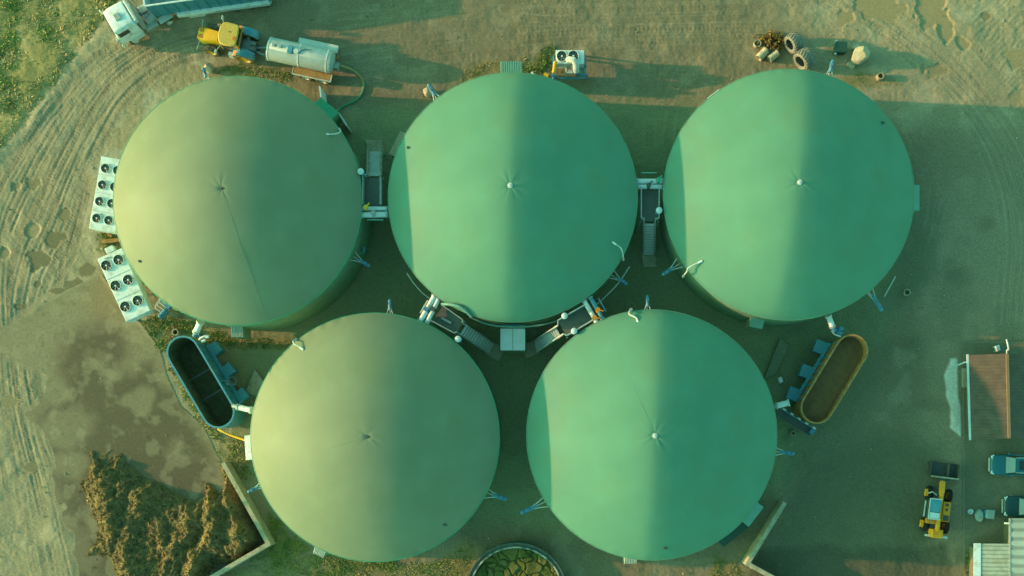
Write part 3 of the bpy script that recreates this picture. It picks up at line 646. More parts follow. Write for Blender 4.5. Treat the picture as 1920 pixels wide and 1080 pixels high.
lean_to('white corrugated lean-to cover where the yellow pipe reaches the tank', [(461, 863), (458, 817), (490, 813), (493, 860)], 3.2, 'white', 14)
lean_to('teal flat cover under the boulder-side tank left of the white auger', [(1429, 617), (1405, 612), (1408, 585), (1436, 590)], 3.4, 'teal_roof', 1)
lean_to('teal flat cover at the corner wall of the empty silo floor', [(1404, 988), (1432, 951), (1410, 935), (1382, 970)], 3.0, 'teal_roof', 1)
lean_to('dark low sheet standing in for a shadow beside the teal flat cover', [(1357, 1026), (1403, 989), (1385, 970), (1340, 1008)], 1.0, 'darkbin', 1, .1, 0, .9)  # added dark sheet where only a shadow was taken to lie
lean_to('grey striped cover at the bottom edge of the hopper-side tank', [(1194, 1057), (1170, 1057), (1170, 1030), (1194, 1030)], 3.0, 'pale_roof', 8)
lean_to('grey striped cover in the grass at the bottom of the heap-side tank', [(606, 1046), (587, 1037), (594, 1015), (616, 1026)], 3.0, 'pale_roof', 8)
lean_to('teal strip of cover showing past the far side of the boulder-side tank', [(1724, 347), (1724, 395), (1700, 395), (1700, 347)], 3.4, 'teal_roof', 1)
lean_to('thin whitish cover at the sunlit upper edge of the boulder-side tank', [(1326, 184), (1348, 167), (1365, 187), (1342, 203)], 3.4, 'bluewhite', 6)
for i_, (a, b_, lab) in enumerate((((600, 163), (603, 184), 'short white flap door standing above the green lean-to roof'), ((635, 212), (651, 237), 'long white flap door standing below the green lean-to roof'))):
    p, q = W(*a, 2.0), W(*b_, 2.0); o = MB().beam((0, 0, -.9), q - p + Vector((0, 0, -.9)), .12, 2.2).build('flap_door', M['bluewhite'], None, p); tag(o, lab, 'door', 'flap doors of the green lean-to')
# white double roof in the middle
c_ = (W(938, 616, 3.6) + W(985, 657, 3.6)) / 2; sx = abs(W(985, 616, 3.6).x - W(938, 616, 3.6).x); sy = abs(W(938, 616, 3.6).y - W(938, 657, 3.6).y)
t = thing('pump_shelter', 'white square two-panel shelter roof in the gap between the two stairways', 'shelter', (c_.x, c_.y, 0))
MB().box((0, 0, 1.75), (sx * .94, sy * .94, 3.5)).build('wall', M['tankwall'], t)
for s in (-1, 1): MB().box((s * sx / 4, 0, 3.6), (sx / 2 - .03, sy, .09), ry=s * .02).build('roof_panel', M['bluewhite'], t, bev=.015)
MB().box((0, sy / 2 + .28, 3.45), (sx * .95, .14, .1)).build('gutter', M['tealblue'], t)

# ------------------------------------------------------------------ stairways and platforms between the tanks
def stairway(label, plat, top, bot, z=5.0, glow='steel', postlen=1.0):
    """plat: four pixel corners; top: the two pixels at the head of the stairs; bot: the two at their foot"""
    P_ = [W(*p, z) for p in plat]; T_ = [W(*p, z) for p in top]; B_ = [W(*p, .25) for p in bot]
    base = (P_[0] + P_[1] + P_[2] + P_[3]) / 4; base.z = 0
    t = thing('stairway', label, 'stairway', base, 0, 'steel stairways between the tanks')
    P_ = [p - base for p in P_]; T_ = [p - base for p in T_]; B_ = [p - base for p in B_]
    g = MB(); g.prism([(p.x, p.y) for p in P_], z - .10, z - .02)
    g.build('platform', M['grating'], t)
    for i in range(2):                                                      # rails along the two long sides and the short ends beside the stairs
        pts = [P_[0], P_[1], T_[0]] if i == 0 else [P_[3], P_[2], T_[1]]
        r = MB()
        for a, b_ in zip(pts[:-1], pts[1:]):
            for hz in (.55, 1.05): r.beam(a + Vector((0, 0, hz)), b_ + Vector((0, 0, hz)), .06)
            n = max(1, int((b_ - a).length / 1.1))
            for k in range(n + 1): p = a.lerp(b_, k / n); r.beam(p, p + Vector((0, 0, 1.05)), .05)
        r.build('guard_rail', M[glow], t)
        q0, q1 = T_[i], B_[i]; r = MB(); n = 4
        r.beam(q0 + Vector((0, 0, 1.0)), q1 + Vector((0, 0, 1.0)), .07); r.beam(q0 + Vector((0, 0, .5)), q1 + Vector((0, 0, .5)), .05)
        for k in range(n + 1): p = q0.lerp(q1, k / n); r.beam(p, p + Vector((0, 0, 1.0)), .05)
        r.build('handrail', M[glow], t)
        MB().beam(q0 - Vector((0, 0, .05)), q1 - Vector((0, 0, .05)), .07, .24).build('stringer', M['steel'], t)
    n = 13; s_ = MB(); run = (B_[0] - T_[0]); run.z = 0; rd = run.normalized() * .30
    for k in range(1, n):
        a = T_[0].lerp(B_[0], k / n); b_ = T_[1].lerp(B_[1], k / n)
        s_.add([a, b_, b_ + rd * .6, a + rd * .6] + [p - Vector((0, 0, .04)) for p in (a, b_, b_ + rd * .66, a + rd * .66)], [(0, 1, 2, 3), (7, 6, 5, 4), (0, 4, 5, 1), (1, 5, 6, 2), (2, 6, 7, 3), (3, 7, 4, 0)])
    s_.build('treads', M['whitemetal'], t)
    f = MB(); u = (B_[1] - B_[0]) * .12; w_ = rd * 3.6
    f.prism([((B_[0] - u - rd).x, (B_[0] - u - rd).y), ((B_[1] + u - rd).x, (B_[1] + u - rd).y), ((B_[1] + u + w_).x, (B_[1] + u + w_).y), ((B_[0] - u + w_).x, (B_[0] - u + w_).y)], .0, .18)
    f.build('foot_slab', M['concrete'], t)
    for p in P_:
        MB().beam(Vector((p.x, p.y, 0)) * 1, Vector((p.x, p.y, z - .1)), .14).build('leg', M['steel'], t)
    return t
stairway('steel stairway running up the gap between the upper yellowish tank and the middle tank', [(685, 387), (685, 334), (717, 334), (717, 387)], [(692.5, 334), (715, 334)], [(693, 284), (717, 284)])
stairway('steel stairway running down between the middle tank and the boulder-side tank', [(1201, 355), (1201, 414), (1234, 414), (1234, 355)], [(1206, 414), (1227, 414)], [(1205, 478), (1226, 478)])
stairway('dark stairway sloping down to the shelter, on its hose-lying side', [(830, 574), (870, 602), (855, 627), (810, 603)], [(868.5, 607), (858, 624)], [(927, 645), (916, 664)], 5.0)
stairway('pale-railed stairway sloping down to the shelter beside two round vents', [(1094, 575), (1046, 603), (1063, 631), (1111, 602)], [(1046, 612), (1056, 628)], [(1003, 640), (1006, 662)], 5.0, 'whitemetal')

def cross_pipe(label, a, b_, z, r, m, mvalve='steel', valve=.5):
    p, q = W(*a, z), W(*b_, z); d = q - p; L = d.length
    t = thing('cross_pipe', label, 'pipe', p, math.atan2(d.y, d.x), 'fat pipes crossing between tanks')
    MB().cyl((0, 0, 0), (L, 0, 0), r, n=20).build('pipe', M[m], t)
    for x in (.12, L - .12): MB().cyl((x - .05, 0, 0), (x + .05, 0, 0), r * 1.35, n=20).build('flange', M['steel'], t)
    v = MB(); x = L * valve; v.cyl((x - .12, 0, 0), (x + .12, 0, 0), r * 1.25, n=16); v.cyl((x, 0, 0), (x, 0, r + .35), .09, n=10); v.cyl((x, 0, r + .3), (x, 0, r + .42), .2, n=14); v.cyl((x, 0, r + .36), (x + .3, .35, r + .36), .06, n=8)
    v.build('valve', M[mvalve], t)
cross_pipe('fat pale pipe at the foot end of the platform beside the upper yellowish tank', (675, 403), (728, 402), 5.6, .24, 'bluewhite')
cross_pipe('thinner pale pipe alongside the fat pipe beside the upper yellowish tank', (675, 391), (728, 391), 5.6, .17, 'bluewhite', 'yellow', .25)
cross_pipe('upper pale pipe with a green valve between the middle and boulder-side tanks', (1192, 340), (1244, 340), 5.6, .22, 'bluewhite', 'green_roof', .8)
cross_pipe('lower pale pipe between the middle and boulder-side tanks', (1193, 350), (1243, 350), 5.6, .18, 'bluewhite', 'darksteel', .45)
cross_pipe('long white pipe with a blue valve at the hose-side platform', (816, 553), (787, 604), 5.6, .22, 'white', 'blue', .55)
cross_pipe('short white pipe right beside the blue-valved one', (823, 559), (800, 606), 5.6, .19, 'white', 'darksteel', .45)
cross_pipe('white pipe with an orange valve at the pale-railed stairway', (1094, 562), (1121, 608), 5.6, .20, 'white', 'orange', .75)
cross_pipe('blue pipe beside the orange-valved white pipe', (1106, 556), (1131, 600), 5.6, .18, 'tealblue', 'orange', .6)
def rod(name, label, cat, pts, r, m, group=None, n=8):
    base = W(*pts[0]); P_ = [W(*p) - base for p in pts]
    if len(P_) > 2: P_ = [Vector(q) for q in spline([tuple(p) for p in P_], 8)]
    o = MB().tube(P_, r, n).build(name, M[m], None, base); return tag(o, label, cat, group)
rod('guard_bar', 'thin bar beyond the pipes of the hose-side platform', 'bar', [(802, 563, 5.5), (788, 587, 5.5)], .05, 'whitemetal')
rod('guard_bar', 'teal bar beyond the pipes of the pale-railed stairway', 'bar', [(1122, 559, 5.5), (1136, 584, 5.5)], .06, 'tealblue')
rod('guard_bar', 'teal bar above the pale pipes between middle and boulder-side tanks', 'bar', [(1202, 324, 5.5), (1232, 324, 5.5)], .06, 'teal_roof')
rod('guard_bar', 'pale bar below the fat pipe beside the upper yellowish tank', 'bar', [(688, 412, 5.5), (719, 412, 5.5)], .06, 'teal_roof')
rod('gas_hose', 'teal hose arching over the lower sunlit edge of the middle tank', 'hose', [(828, 570, 5.9), (845, 571, 6.35), (862, 575, 6.5), (874, 584, 6.3), (884, 594, 6.0)], .12, 'teal_roof')
rod('level_tube', 'slim tube lying on the platform of the hose-side stairway', 'tube', [(828, 596, 5.1), (846, 606, 5.1)], .12, 'steel')
rod('standing_pipe', 'short blue pipe standing above the gap-side mixer motor', 'pipe', [(682, 463, 3.0), (682, 475, 3.0)], .13, 'tealblue')
rod('ring_pipe', 'thin pipe following the lower-left wall of the middle tank', 'pipe', [(763, 512, 4.6), (776, 531, 4.6), (792, 549, 4.6), (806, 560, 4.6)], .05, 'steel')
rod('ring_pipe', 'thin pipe following the lower-right wall of the middle tank', 'pipe', [(1180, 500, 4.6), (1160, 530, 4.6), (1135, 556, 4.6), (1112, 576, 4.6)], .06, 'steel')
rod('ring_pipe', 'thin pipe along the bottom of the middle tank behind the shelter', 'pipe', [(880, 594, 3.8), (915, 608, 3.8), (960, 613, 3.8), (1010, 610, 3.8), (1050, 600, 3.8)], .08, 'teal_roof')
rod('scaffold_pole', 'pale pole leaning near the upper mixer of the boulder-side tank', 'pole', [(1679, 518, .6), (1658, 556, .3)], .06, 'whitemetal')
rod('drain_pipe', 'yellow pipe from the dark feed hopper to the white lean-to cover', 'pipe', [(409, 804, 1.0), (420, 810, 1.1), (436, 817, 1.2), (462, 826, 1.5)], .11, 'yellow')

def vent(label, px, py, rp=6.0, z=6.3):
    p = W(px, py, z); t = thing('round_vent', label, 'vent', (p.x, p.y, 0), 0, 'round white vents beside the tanks'); r = rp * (H - z) / F
    MB().cyl((0, 0, z - 1.1), (0, 0, z - .12), r * .88, n=24).build('drum', M['tealblue'], t)
    MB().lathe([(0, z + .03), (r * .6, z + .02), (r, z - .04), (r, z - .14), (r * .8, z - .14)], 24).build('lid', M['bluewhite'], t)
    MB().cyl((0, 0, 0), (0, 0, z - 1.1), .07, n=8).build('post', M['steel'], t)
vent('round white vent beside the stairway of the upper yellowish tank', 676, 321)
vent('round white vent beside the platform of the boulder-side tank', 1236, 394)
vent('round white vent below the hose-side stairway', 858.5, 635.5)
vent('round white vent at the edge of the hopper-side tank', 1076.5, 620.5)
vent('round white vent on the middle-tank side of the pale-railed platform', 1058.5, 592)

# ------------------------------------------------------------------ fan coolers
def fan_parts(r, host, spots, z, blades=7):
    """a fan is a black well with a grille ring, a wheel of blades and a hub"""
    w_ = MB(); w_.lathe([(r, .06), (r * 1.08, .06), (r * 1.12, -.0)], 28); w_.lathe([(0, .012), (r, .012)], 28)
    well = MB().lathe([(0, .012), (r, .014), (r, .10), (r * 1.07, .10), (r * 1.12, .0)], 28).mesh('fan', M['fanblack'])
    bl = MB()
    for k in range(blades):
        a = 2 * math.pi * k / blades; ca, sa = math.cos(a), math.sin(a)
        def pt(u, v_, zz): return (ca * u - sa * v_, sa * u + ca * v_, zz)
        bl.add([pt(r * .2, -.05, .03), pt(r * .93, -.12, .03), pt(r * .93, .10, .10), pt(r * .2, .05, .08)], [(0, 1, 2, 3)])
    blm = bl.mesh('blade_wheel', M['fanblade'], smooth=False); hub = MB().cyl((0, 0, .02), (0, 0, .13), r * .17, n=14).mesh('hub', M['white'])
    ring = MB().lathe([(r * 1.0, .11), (r * 1.05, .13), (r * 1.12, .11), (r * 1.14, .0)], 28).mesh('shroud', M['whitemetal'])
    for i, (x, y) in enumerate(spots):
        f = share('fan', well, host, (x, y, z), i * .8)
        share('blade_wheel', blm, f); share('hub', hub, f); share('shroud', ring, f)
def cooler(label, c, a, L, Wd, z, fans, r, extra=None):
    p = W(*c, z); t = thing('fan_cooler', label, 'fan cooler', (p.x, p.y, 0), a, 'white fan coolers')
    MB().box((0, 0, z - .55), (L, Wd, 1.1)).build('casing', M['white'], t, bev=.03)
    MB().box((0, 0, z - 1.25), (L * .97, Wd * .9, .3)).build('coil', M['steel'], t)
    for x in (-1, 0, 1):
        for y in (-1, 1): MB().beam((x * L * .45, y * Wd * .42, 0), (x * L * .45, y * Wd * .42, z - 1.1), .12).build('leg', M['steel'], t)
    k = (H - z) / F; ca, sa = math.cos(a), math.sin(a); sp = []
    for fx, fy in fans:
        d = W(fx, fy, z) - p; sp.append((d.x * ca + d.y * sa, -d.x * sa + d.y * ca))
    fan_parts(r * k, t, sp, z)
    for x in np.linspace(-.5, .5, len(fans) // 2 + 1)[1:-1]: MB().box((x * L, 0, z + .012), (.05, Wd * .98, .03)).build('panel_joint', M['whitemetal'], t)
    return t
a1 = ang(168, 427, 191, 294); k25 = 87.5 / F
cooler('long white cooler with eight black fans half under the yellowish dome', (203, 364.5), a1, 137 * k25, 50 * k25, 2.5, [(198.5, 316), (221, 320), (193, 347), (215.5, 351), (187.5, 378), (210, 382), (182, 409.5), (204.5, 413.5)], 8.0)
a2 = ang(260, 592, 206, 474)
t = cooler('white cooler with six black fans standing at the corner of the feed yard', (232, 534), a2, 129 * k25, 50 * k25, 2.5, [(200, 498), (223, 487.5), (217.5, 536), (241, 525), (235.5, 575), (259, 564)], 9.3)
MB().box((129 * k25 / 2 + .32, -.15, 2.2), (.5, .75, .6)).build('control_box', M['white'], t, bev=.03)
MB().tube([(129 * k25 / 2 - .25, .6, 2.56), (129 * k25 / 2 - .3, .2, 2.62), (129 * k25 / 2 - .4, -.1, 2.58)], .05, 6).build('pipe', M['steel'], t)
# two-fan chiller with its pipework
z_ = 2.4; p = W(1068.5, 107, z_); k_ = (H - z_) / F
t = thing('chiller', 'white two-fan chiller with yellow and blue pipes on a teal frame', 'chiller', (p.x, p.y, 0))
def L2(px, py, zz): q = W(px, py, zz) - p; return (q.x, q.y, zz)
MB().box((0, 0, z_ - .45), (53 * k_, 26 * k_, .9)).build('casing', M['white'], t, bev=.02)
fan_parts(.43, t, [L2(1053.5, 106, z_)[:2], L2(1075, 105.5, z_)[:2]], z_)
b = MB()
for a, c_ in (((1037.5, 105), (1037.5, 146)), ((1098, 105), (1098, 147)), ((1050, 147), (1098, 147)), ((1037.5, 124), (1098, 124))): b.beam(L2(*a, 1.3), L2(*c_, 1.3), .14)
for a in ((1037.5, 105), (1037.5, 146), (1098, 105), (1098, 147)): b.beam(L2(*a, 0), L2(*a, 1.3), .14)
b.build('frame', M['tealblue'], t)
MB().box(Vector(L2(1087, 130, 1.0)), (.85, 1.2, .12)).build('base_plate', M['teal_roof'], t)
MB().tube([L2(1062, 114, 1.9), L2(1068, 111.5, 2.7), L2(1076, 113, 2.8), L2(1080, 121, 2.7), L2(1080, 135, 2.2)], .28, 14).build('duct', M['whitemetal'], t)
MB().cyl(L2(1041.5, 116, 2.6), L2(1038, 137, 2.6), .16, n=14).build('pipe', M['yellow'], t)
MB().cyl(L2(1080, 139.5, 2.0), L2(1102.5, 141.5, 2.0), .10, n=12).build('pipe', M['blue'], t)
MB().cyl(L2(1020, 139, 2.4), L2(1028.5, 142.5, 2.4), .19, n=14).build('pipe', M['yellow'], t)
b = MB(); b.cyl(L2(1033, 143, 2.4), L2(1043, 143, 2.4), .2, n=14); b.cyl(L2(1038, 139, 2.4), L2(1038, 149, 2.4), .17, n=12); b.cyl(L2(1038, 143, 2.4), L2(1038, 143, 2.8), .1); b.build('valve', M['blue'], t)
b = MB(); b.cyl(L2(1062, 127, 2.0), L2(1062, 135, 2.0), .08); b.beam(L2(1061, 135.5, 1.9), L2(1076, 135.5, 1.9), .3); b.cyl(L2(1074, 122, 2.2), L2(1074.5, 138, 2.0), .14, n=12); b.beam(L2(1062, 138, 1.8), L2(1062, 146, 1.5), .07); b.build('bracket', M['pale_roof'], t)
MB().cyl(L2(1054, 133, 1.8), L2(1054, 135.5, 2.0), .12).build('valve', M['orange'], t)
b = MB()
for yy in (119, 123, 127): b.cyl(L2(1046, yy, 1.6), L2(1058, yy, 1.6), .09)
b.beam(L2(1058.5, 116, 1.9), L2(1058.5, 128, 1.9), .1); b.build('pipe', M['whitemetal'], t)
rod('gas_stub', 'grey stub pipe at the top edge of the middle tank near the yellow pipe', 'pipe', [(998, 135, 5.5), (1000, 141, 5.5)], .14, 'steel')

# ------------------------------------------------------------------ oval feed hoppers
def stadium(p, q, r, n=14):
    d = q - p; a = math.atan2(d.y, d.x); return [(q.x + r * math.cos(a - math.pi / 2 + math.pi * k / n), q.y + r * math.sin(a - math.pi / 2 + math.pi * k / n)) for k in range(n + 1)] + [(p.x + r * math.cos(a + math.pi / 2 + math.pi * k / n), p.y + r * math.sin(a + math.pi / 2 + math.pi * k / n)) for k in range(n + 1)]
def ringwall(name, m, t, outer_, inner_, z0, z1, zi=None):
    n = len(outer_); zi = z0 if zi is None else zi
    v = [(x, y, z0) for x, y in outer_] + [(x, y, z1) for x, y in outer_] + [(x, y, z1) for x, y in inner_] + [(x, y, zi) for x, y in inner_]; f = []
    for r_ in range(3):
        for k in range(n): k2 = (k + 1) % n; f.append((r_ * n + k, r_ * n + k2, (r_ + 1) * n + k2, (r_ + 1) * n + k))
    return MB().add(v, f).build(name, M[m], t)
def hopper(label, A, B, rp, z, fill, mwall, mrim, mfill, side, augers):
    a, b_ = W(*A, z), W(*B, z); c = (a + b_) / 2; c.z = 0; r = rp * (H - z) / F
    t = thing('feed_hopper', label, 'feed hopper', c, 0, 'oval feed hoppers')
    a = a - c; b_ = b_ - c; out = stadium(a, b_, r); inn = stadium(a, b_, r - .07)
    ringwall('tub_wall', mwall, t, out, inn, .25, z, .3)
    ringwall('rim', mrim, t, stadium(a, b_, r + .05), stadium(a, b_, r - .10), z - .10, z + .03, z - .09)
    ringwall('lining', 'blackfeed' if side else 'rust', t, stadium(a, b_, r - .08), stadium(a, b_, r - .10), .35, z - .12)
    ring0 = stadium(a, b_, r - .09, 14); mid = (a + b_) / 2; ax = (b_ - a)
    vs = []; fs = []; NR = 10; rg = np.random.default_rng(int(A[0]))
    for i in range(NR + 1):
        f_ = i / NR
        for (x, y) in ring0:
            u = max(-.5, min(.5, ((x - mid.x) * ax.x + (y - mid.y) * ax.y) / ax.length_squared)); sx_, sy_ = mid.x + ax.x * u, mid.y + ax.y * u
            vs.append((sx_ + (x - sx_) * f_, sy_ + (y - sy_) * f_, fill + .25 * (float(vn(np.array(sx_ * 1.3 + (x - sx_) * f_ * 1.3), np.array(sy_ * 1.3 + (y - sy_) * f_ * 1.3), 200)) - .5)))
    m = len(ring0)
    for i in range(NR):
        for k in range(m): k2 = (k + 1) % m; fs.append((i * m + k, i * m + k2, (i + 1) * m + k2, (i + 1) * m + k))
    MB().add(vs, fs).build('feed', M[mfill], t)
    sd_ = 1 if side else -1
    a = Vector((a.x, a.y, 0)); b_ = Vector((b_.x, b_.y, 0)); ln = (b_ - a).normalized(); nr = Vector((-ln.y, ln.x, 0)) * sd_
    MB().beam(a + nr * (r + .22) + Vector((0, 0, z - 2.0)), b_ + nr * (r + .22) + Vector((0, 0, z - 2.0)), .3, .12).build('walkway', M['tealblue'], t)
    rb = MB()
    for k in range(9):
        q = a.lerp(b_, k / 8) + nr * (r + .05); rb.beam(q + Vector((0, 0, .3)), q + Vector((0, 0, z - .1)), .08)
    rb.build('stiffener', M['tealblue'], t)
    return t, a, b_, nr, r, c
hl, a, b_, nr, r, c = hopper('blue oval feed hopper with a nearly empty dark inside beside the feed yard', (343, 660.5), (409, 772), 30, 3.5, .8, 'tealblue', 'tealblue', 'blackfeed', True, None)
for f_ in (.33, .68):
    q = a.lerp(b_, f_); MB().beam(q + nr * (r - .1) + Vector((0, 0, 1.6)), q - nr * (r - .1) + Vector((0, 0, 1.6)), .16).build('cross_bar', M['darksteel'], hl)
hr, a, b_, nr, r, c = hopper('oval feed hopper full of brown feed with a rusty sunlit rim', (1597, 657.5), (1532, 764), 30, 3.5, 2.6, 'rust', 'rust', 'manure', False, None)
def feed_box(label, px, py, az, s=1.0):
    p = W(px, py, 1.5); t = thing('drive_box', label, 'drive box', (p.x, p.y, 0), az, 'blue drive boxes along the hoppers')
    MB().box((0, 0, .95), (.92 * s, .92 * s, 1.1)).build('housing', M['tealblue'], t, bev=.03)
    MB().box((0, 0, 1.52), (.98 * s, .98 * s, .06)).build('lid', M['bluesheet'] if 'bluesheet' in M else M['tealblue'], t, bev=.01)
    MB().box((0, 0, .2), (.6, .6, .4)).build('foot', M['steel'], t)
    MB().cyl((-.75 * s, 0, .9), (-.3 * s, 0, .9), .18, n=12).build('shaft', M['steel'], t)
a3 = ang(343, 660, 409, 772) + math.pi / 2
for px, py, lab in ((402, 654, 'blue drive box nearest the striped cover, beside the dark hopper'), (427, 694, 'middle blue drive box beside the dark hopper'), (452, 741, 'blue drive box of the dark hopper nearest the heap-side tank')): feed_box(lab, px, py, a3 + .15)
a4 = ang(1597, 657, 1532, 764) - math.pi / 2
for px, py, lab in ((1539, 651, 'blue drive box beside the upper end of the brown feed hopper'), (1513, 697, 'middle blue drive box beside the brown feed hopper'), (1489, 739, 'blue drive box beside the lower end of the brown feed hopper')): feed_box(lab, px, py, a4 + .2, 1.12)
def auger(label, a, b_, za, zb, r, m='white', motor=None):
    p, q = W(*a, za), W(*b_, zb); t = thing('feed_auger', label, 'auger', p, 0, 'feed augers at the hoppers'); d = q - p; u = d.normalized()
    MB().cyl((0, 0, 0), d, r, n=18).build('tube', M[m], t)
    MB().cyl(-u * .05, u * .09, r * 1.3, n=18).build('flange', M['whitemetal'], t); MB().cyl(d - u * .1, d + u * .06, r * 1.25, n=18).build('flange', M['steel'], t)
    MB().cyl(d + u * .05, d + u * .5, r * .75, n=14).build('motor', M[motor or 'blue'], t)
auger('white auger tube between the yellowish tank and the dark hopper', (376, 604), (368, 622), 4.2, 3.6, .27)
auger('white auger tube from the dark hopper to the heap-side tank', (471, 769), (446, 763), 4.0, 3.7, .25, 'white', 'steel')
auger('white auger tube at the upper end of the brown feed hopper', (1553, 592), (1561, 612), 4.2, 3.8, .24)
auger('white auger tube on the walkway by the hopper-side tank', (1479, 755), (1456, 761), 4.2, 4.0, .25, 'white', 'steel')
# pump cluster at the hopper heads, walkway
t = thing('valve_cluster', 'blue motor and pipes between the white auger and the brown hopper rim', 'pump', W(1571, 621, 3.4), ang(1561, 613, 1580, 625)); b = MB()
b.cyl((-.35, 0, 0), (.4, 0, 0), .2, n=14); b.box((.1, .3, .1), (.4, .3, .35)); b.cyl((0, -.4, .1), (.1, .5, .15), .1); b.build('motor', M['blue'], t); MB().tube([(-.5, -.3, .1), (-.1, -.45, .3), (.4, -.3, .2)], .06).build('pipe', M['whitemetal'], t)
t = thing('valve_cluster', 'white and blue valve cluster at the upper rim of the dark hopper', 'pump', W(374, 631, 3.3), ang(366, 628, 386, 632)); b = MB()
b.cyl((-.3, .1, 0), (.1, .1, 0), .16, n=12); b.box((-.25, .25, .1), (.25, .3, .4)); b.build('motor', M['blue'], t)
b = MB(); b.tube([(0, -.3, 0), (.2, -.1, .2), (.5, .1, .2), (.7, .0, .1)], .09); b.cyl((.3, -.4, .1), (.6, -.2, .1), .12); b.cyl((.55, .12, .15), (.85, .16, .15), .15); b.build('pipe', M['white'], t)
p = W(1490, 792, 2.2); d = W(1522, 811, 2.2) - W(1459, 772, 2.2)
t = thing('conveyor', 'dark conveyor trough with pale edge at the lower end of the brown hopper', 'conveyor', (p.x, p.y, 0), math.atan2(d.y, d.x)); Lc = d.length
b = MB(); b.box((0, 0, 2.0), (Lc, .78, .12)); b.box((0, -.37, 2.25), (Lc, .05, .5)); b.build('trough', M['grating'], t)
MB().box((0, .38, 2.25), (Lc, .08, .5)).build('side_plate', M['tealblue'], t); b = MB()
for k in range(5): MB().cyl((-Lc * .45 + k * Lc * .22, .45, 2.5), (-Lc * .45 + k * Lc * .22 + .3, .45, 2.5), .09).build('roller', M['whitemetal'], t)
MB().box((Lc * .48, .1, 2.3), (.4, .5, .5)).build('motor', M['blue'], t, bev=.04)
for x in (-1, 1): MB().beam((x * Lc * .4, 0, 0), (x * Lc * .4, 0, 2.0), .2).build('leg', M['steel'], t)
t = thing('ladder', 'caged blue ladder on the flank of the dark feed hopper', 'ladder', W(426, 720, 2.4) + Vector((math.cos(a3) * .5, math.sin(a3) * .5, -2.4)), a3); b = MB()
for s in (-.2, .2): b.beam((-.35, s, 0), (-.35, s, 3.2), .05)
for k in range(9): b.beam((-.35, -.2, .3 + k * .33), (-.35, .2, .3 + k * .33), .035)
b.build('rungs', M['steel'], t); MB().lathe([(.34, 2.4), (.38, 2.4), (.38, 2.48), (.34, 2.48)], 20, close=True).build('cage_ring', M['tealblue'], t)
b = MB()
for k in range(5): b.tube([(-.6 + .1 * k, .1 * k, .2), (.4, .2 + .12 * k, .3), (1.4, .1 * k, .25)], .04, 6)
o = b.build('pipe_bundle', M['steel'], None, W(450, 783, 0), ang(440, 790, 465, 776)); tag(o, 'bundle of thin grey pipes on the ground below the auger of the dark hopper', 'pipes')
o = MB().prism([(x, y) for x, y in ((0, 0), (1.9, -.9), (2.1, .2), (.8, 2.0))], 0, .35).build('concrete_slab', M['concrete'], None, W(463, 735, 0)); tag(o, 'grey concrete slab between the drive boxes and the heap-side tank', 'slab')
o = MB().prism([(x, y) for x, y in ((0, 0), (1.0, .5), (2.2, 3.0), (1.4, 3.7))], 0, .3).build('concrete_slab', M['dark_concrete'], None, W(1432, 712, 0)); tag(o, 'dim concrete slab left of the drive boxes of the brown hopper', 'slab')
o = MB().box((0, 0, .25), (.4, .6, .5), .3, .8, .8).build('bucket', M['white'], None, W(1462, 713, 0), bev=.04); tag(o, 'small white bucket left of the brown hopper drive boxes', 'bucket')

# ------------------------------------------------------------------ concrete rings, blocks, boulders, tyres
def ring(label, px, py, rp, h=.6, m='concrete', cat='concrete ring'):
    r = rp * H / F; o = MB().lathe([(r, 0), (r, h), (r * .74, h), (r * .74, .02), (0, .02)], 28).build('concrete_ring', M[m], None, W(px, py, 0)); return tag(o, label, cat, 'concrete rings on the ground')
ring('grey concrete ring in the grass above the dark feed hopper', 333, 624, 6.2)
ring('pale concrete ring alone on the ground right of the boulder', 1648, 146, 6.3, .55)
ring('thin upright-looking ring beside the brown bush', 1419, 84, 7.2, .4)
ring('shaded concrete ring right of the boulder-side tank', 1699, 549, 6.5, .35)
ring('shaded concrete ring beside the conveyor trough', 1486, 812, 5, .3)
def drum(label, x0, y0, x1, y1, r):
    p, q = W(x0, y0, r), W(x1, y1, r); d = q - p; L = d.length
    t = thing('concrete_pipe', label, 'concrete pipe', p, math.atan2(d.y, d.x), 'concrete pipes lying beside the bush')
    b = MB(Matrix.Rotation(R(90), 4, 'Y')); b.lathe([(r * .78, 0), (r, 0), (r, L), (r * .78, L)], 24, close=True); b.build('pipe', M['palerock'], t)
    MB(Matrix.Translation((L * .93, 0, 0)) @ Matrix.Rotation(R(90), 4, 'Y')).lathe([(r, 0), (r * 1.12, 0), (r * 1.12, .12), (r, .12)], 24, close=True).build('collar', M['concrete'], t)
drum('tan concrete pipe lying nearer the thin ring, below the bush', 1422, 109, 1436, 95, .34)
drum('greyish concrete pipe lying nearer the tractor tyres, below the bush', 1442, 111, 1457, 100, .31)
def rock(label, px, py, rx, ry_, rz_, az=0, seed=1, m='palerock', cat='boulder', cut=.0, n=26):
    b = MB().ell((0, 0, rz_ * .8), (1, 1, 1), n, n // 2 + 1); v = np.array([tuple(p) for p in b.v]); v[:, 2] -= rz_ * .8
    s = np.random.default_rng(seed); dirs = s.normal(size=(14, 3)); dirs /= np.linalg.norm(dirs, axis=1)[:, None]
    for d in dirs:
        lim = s.uniform(.66, .9); pr = v @ d; ov = np.clip(pr - lim, 0, None); v -= ov[:, None] * d * .92
    v *= (rx, ry_, rz_); v[:, 2] += rz_ * .72
    b.v = [Vector(p) for p in v]
    o = b.build('boulder' if cat == 'boulder' else 'stone_block', M[m], None, W(px, py, 0), az, angle=22); return tag(o, label, cat)
rock('big pale angular boulder near the loose blocks', 1608, 110, .98, .80, .95, .3, 4)
rock('round tan boulder beside the blue mixer motor near the tractor', 394, 131, .42, .50, .55, 0, 2)
rock('tan boulder leaning by the mixer motor of the middle tank', 803, 176, .36, .5, .6, .5, 9)
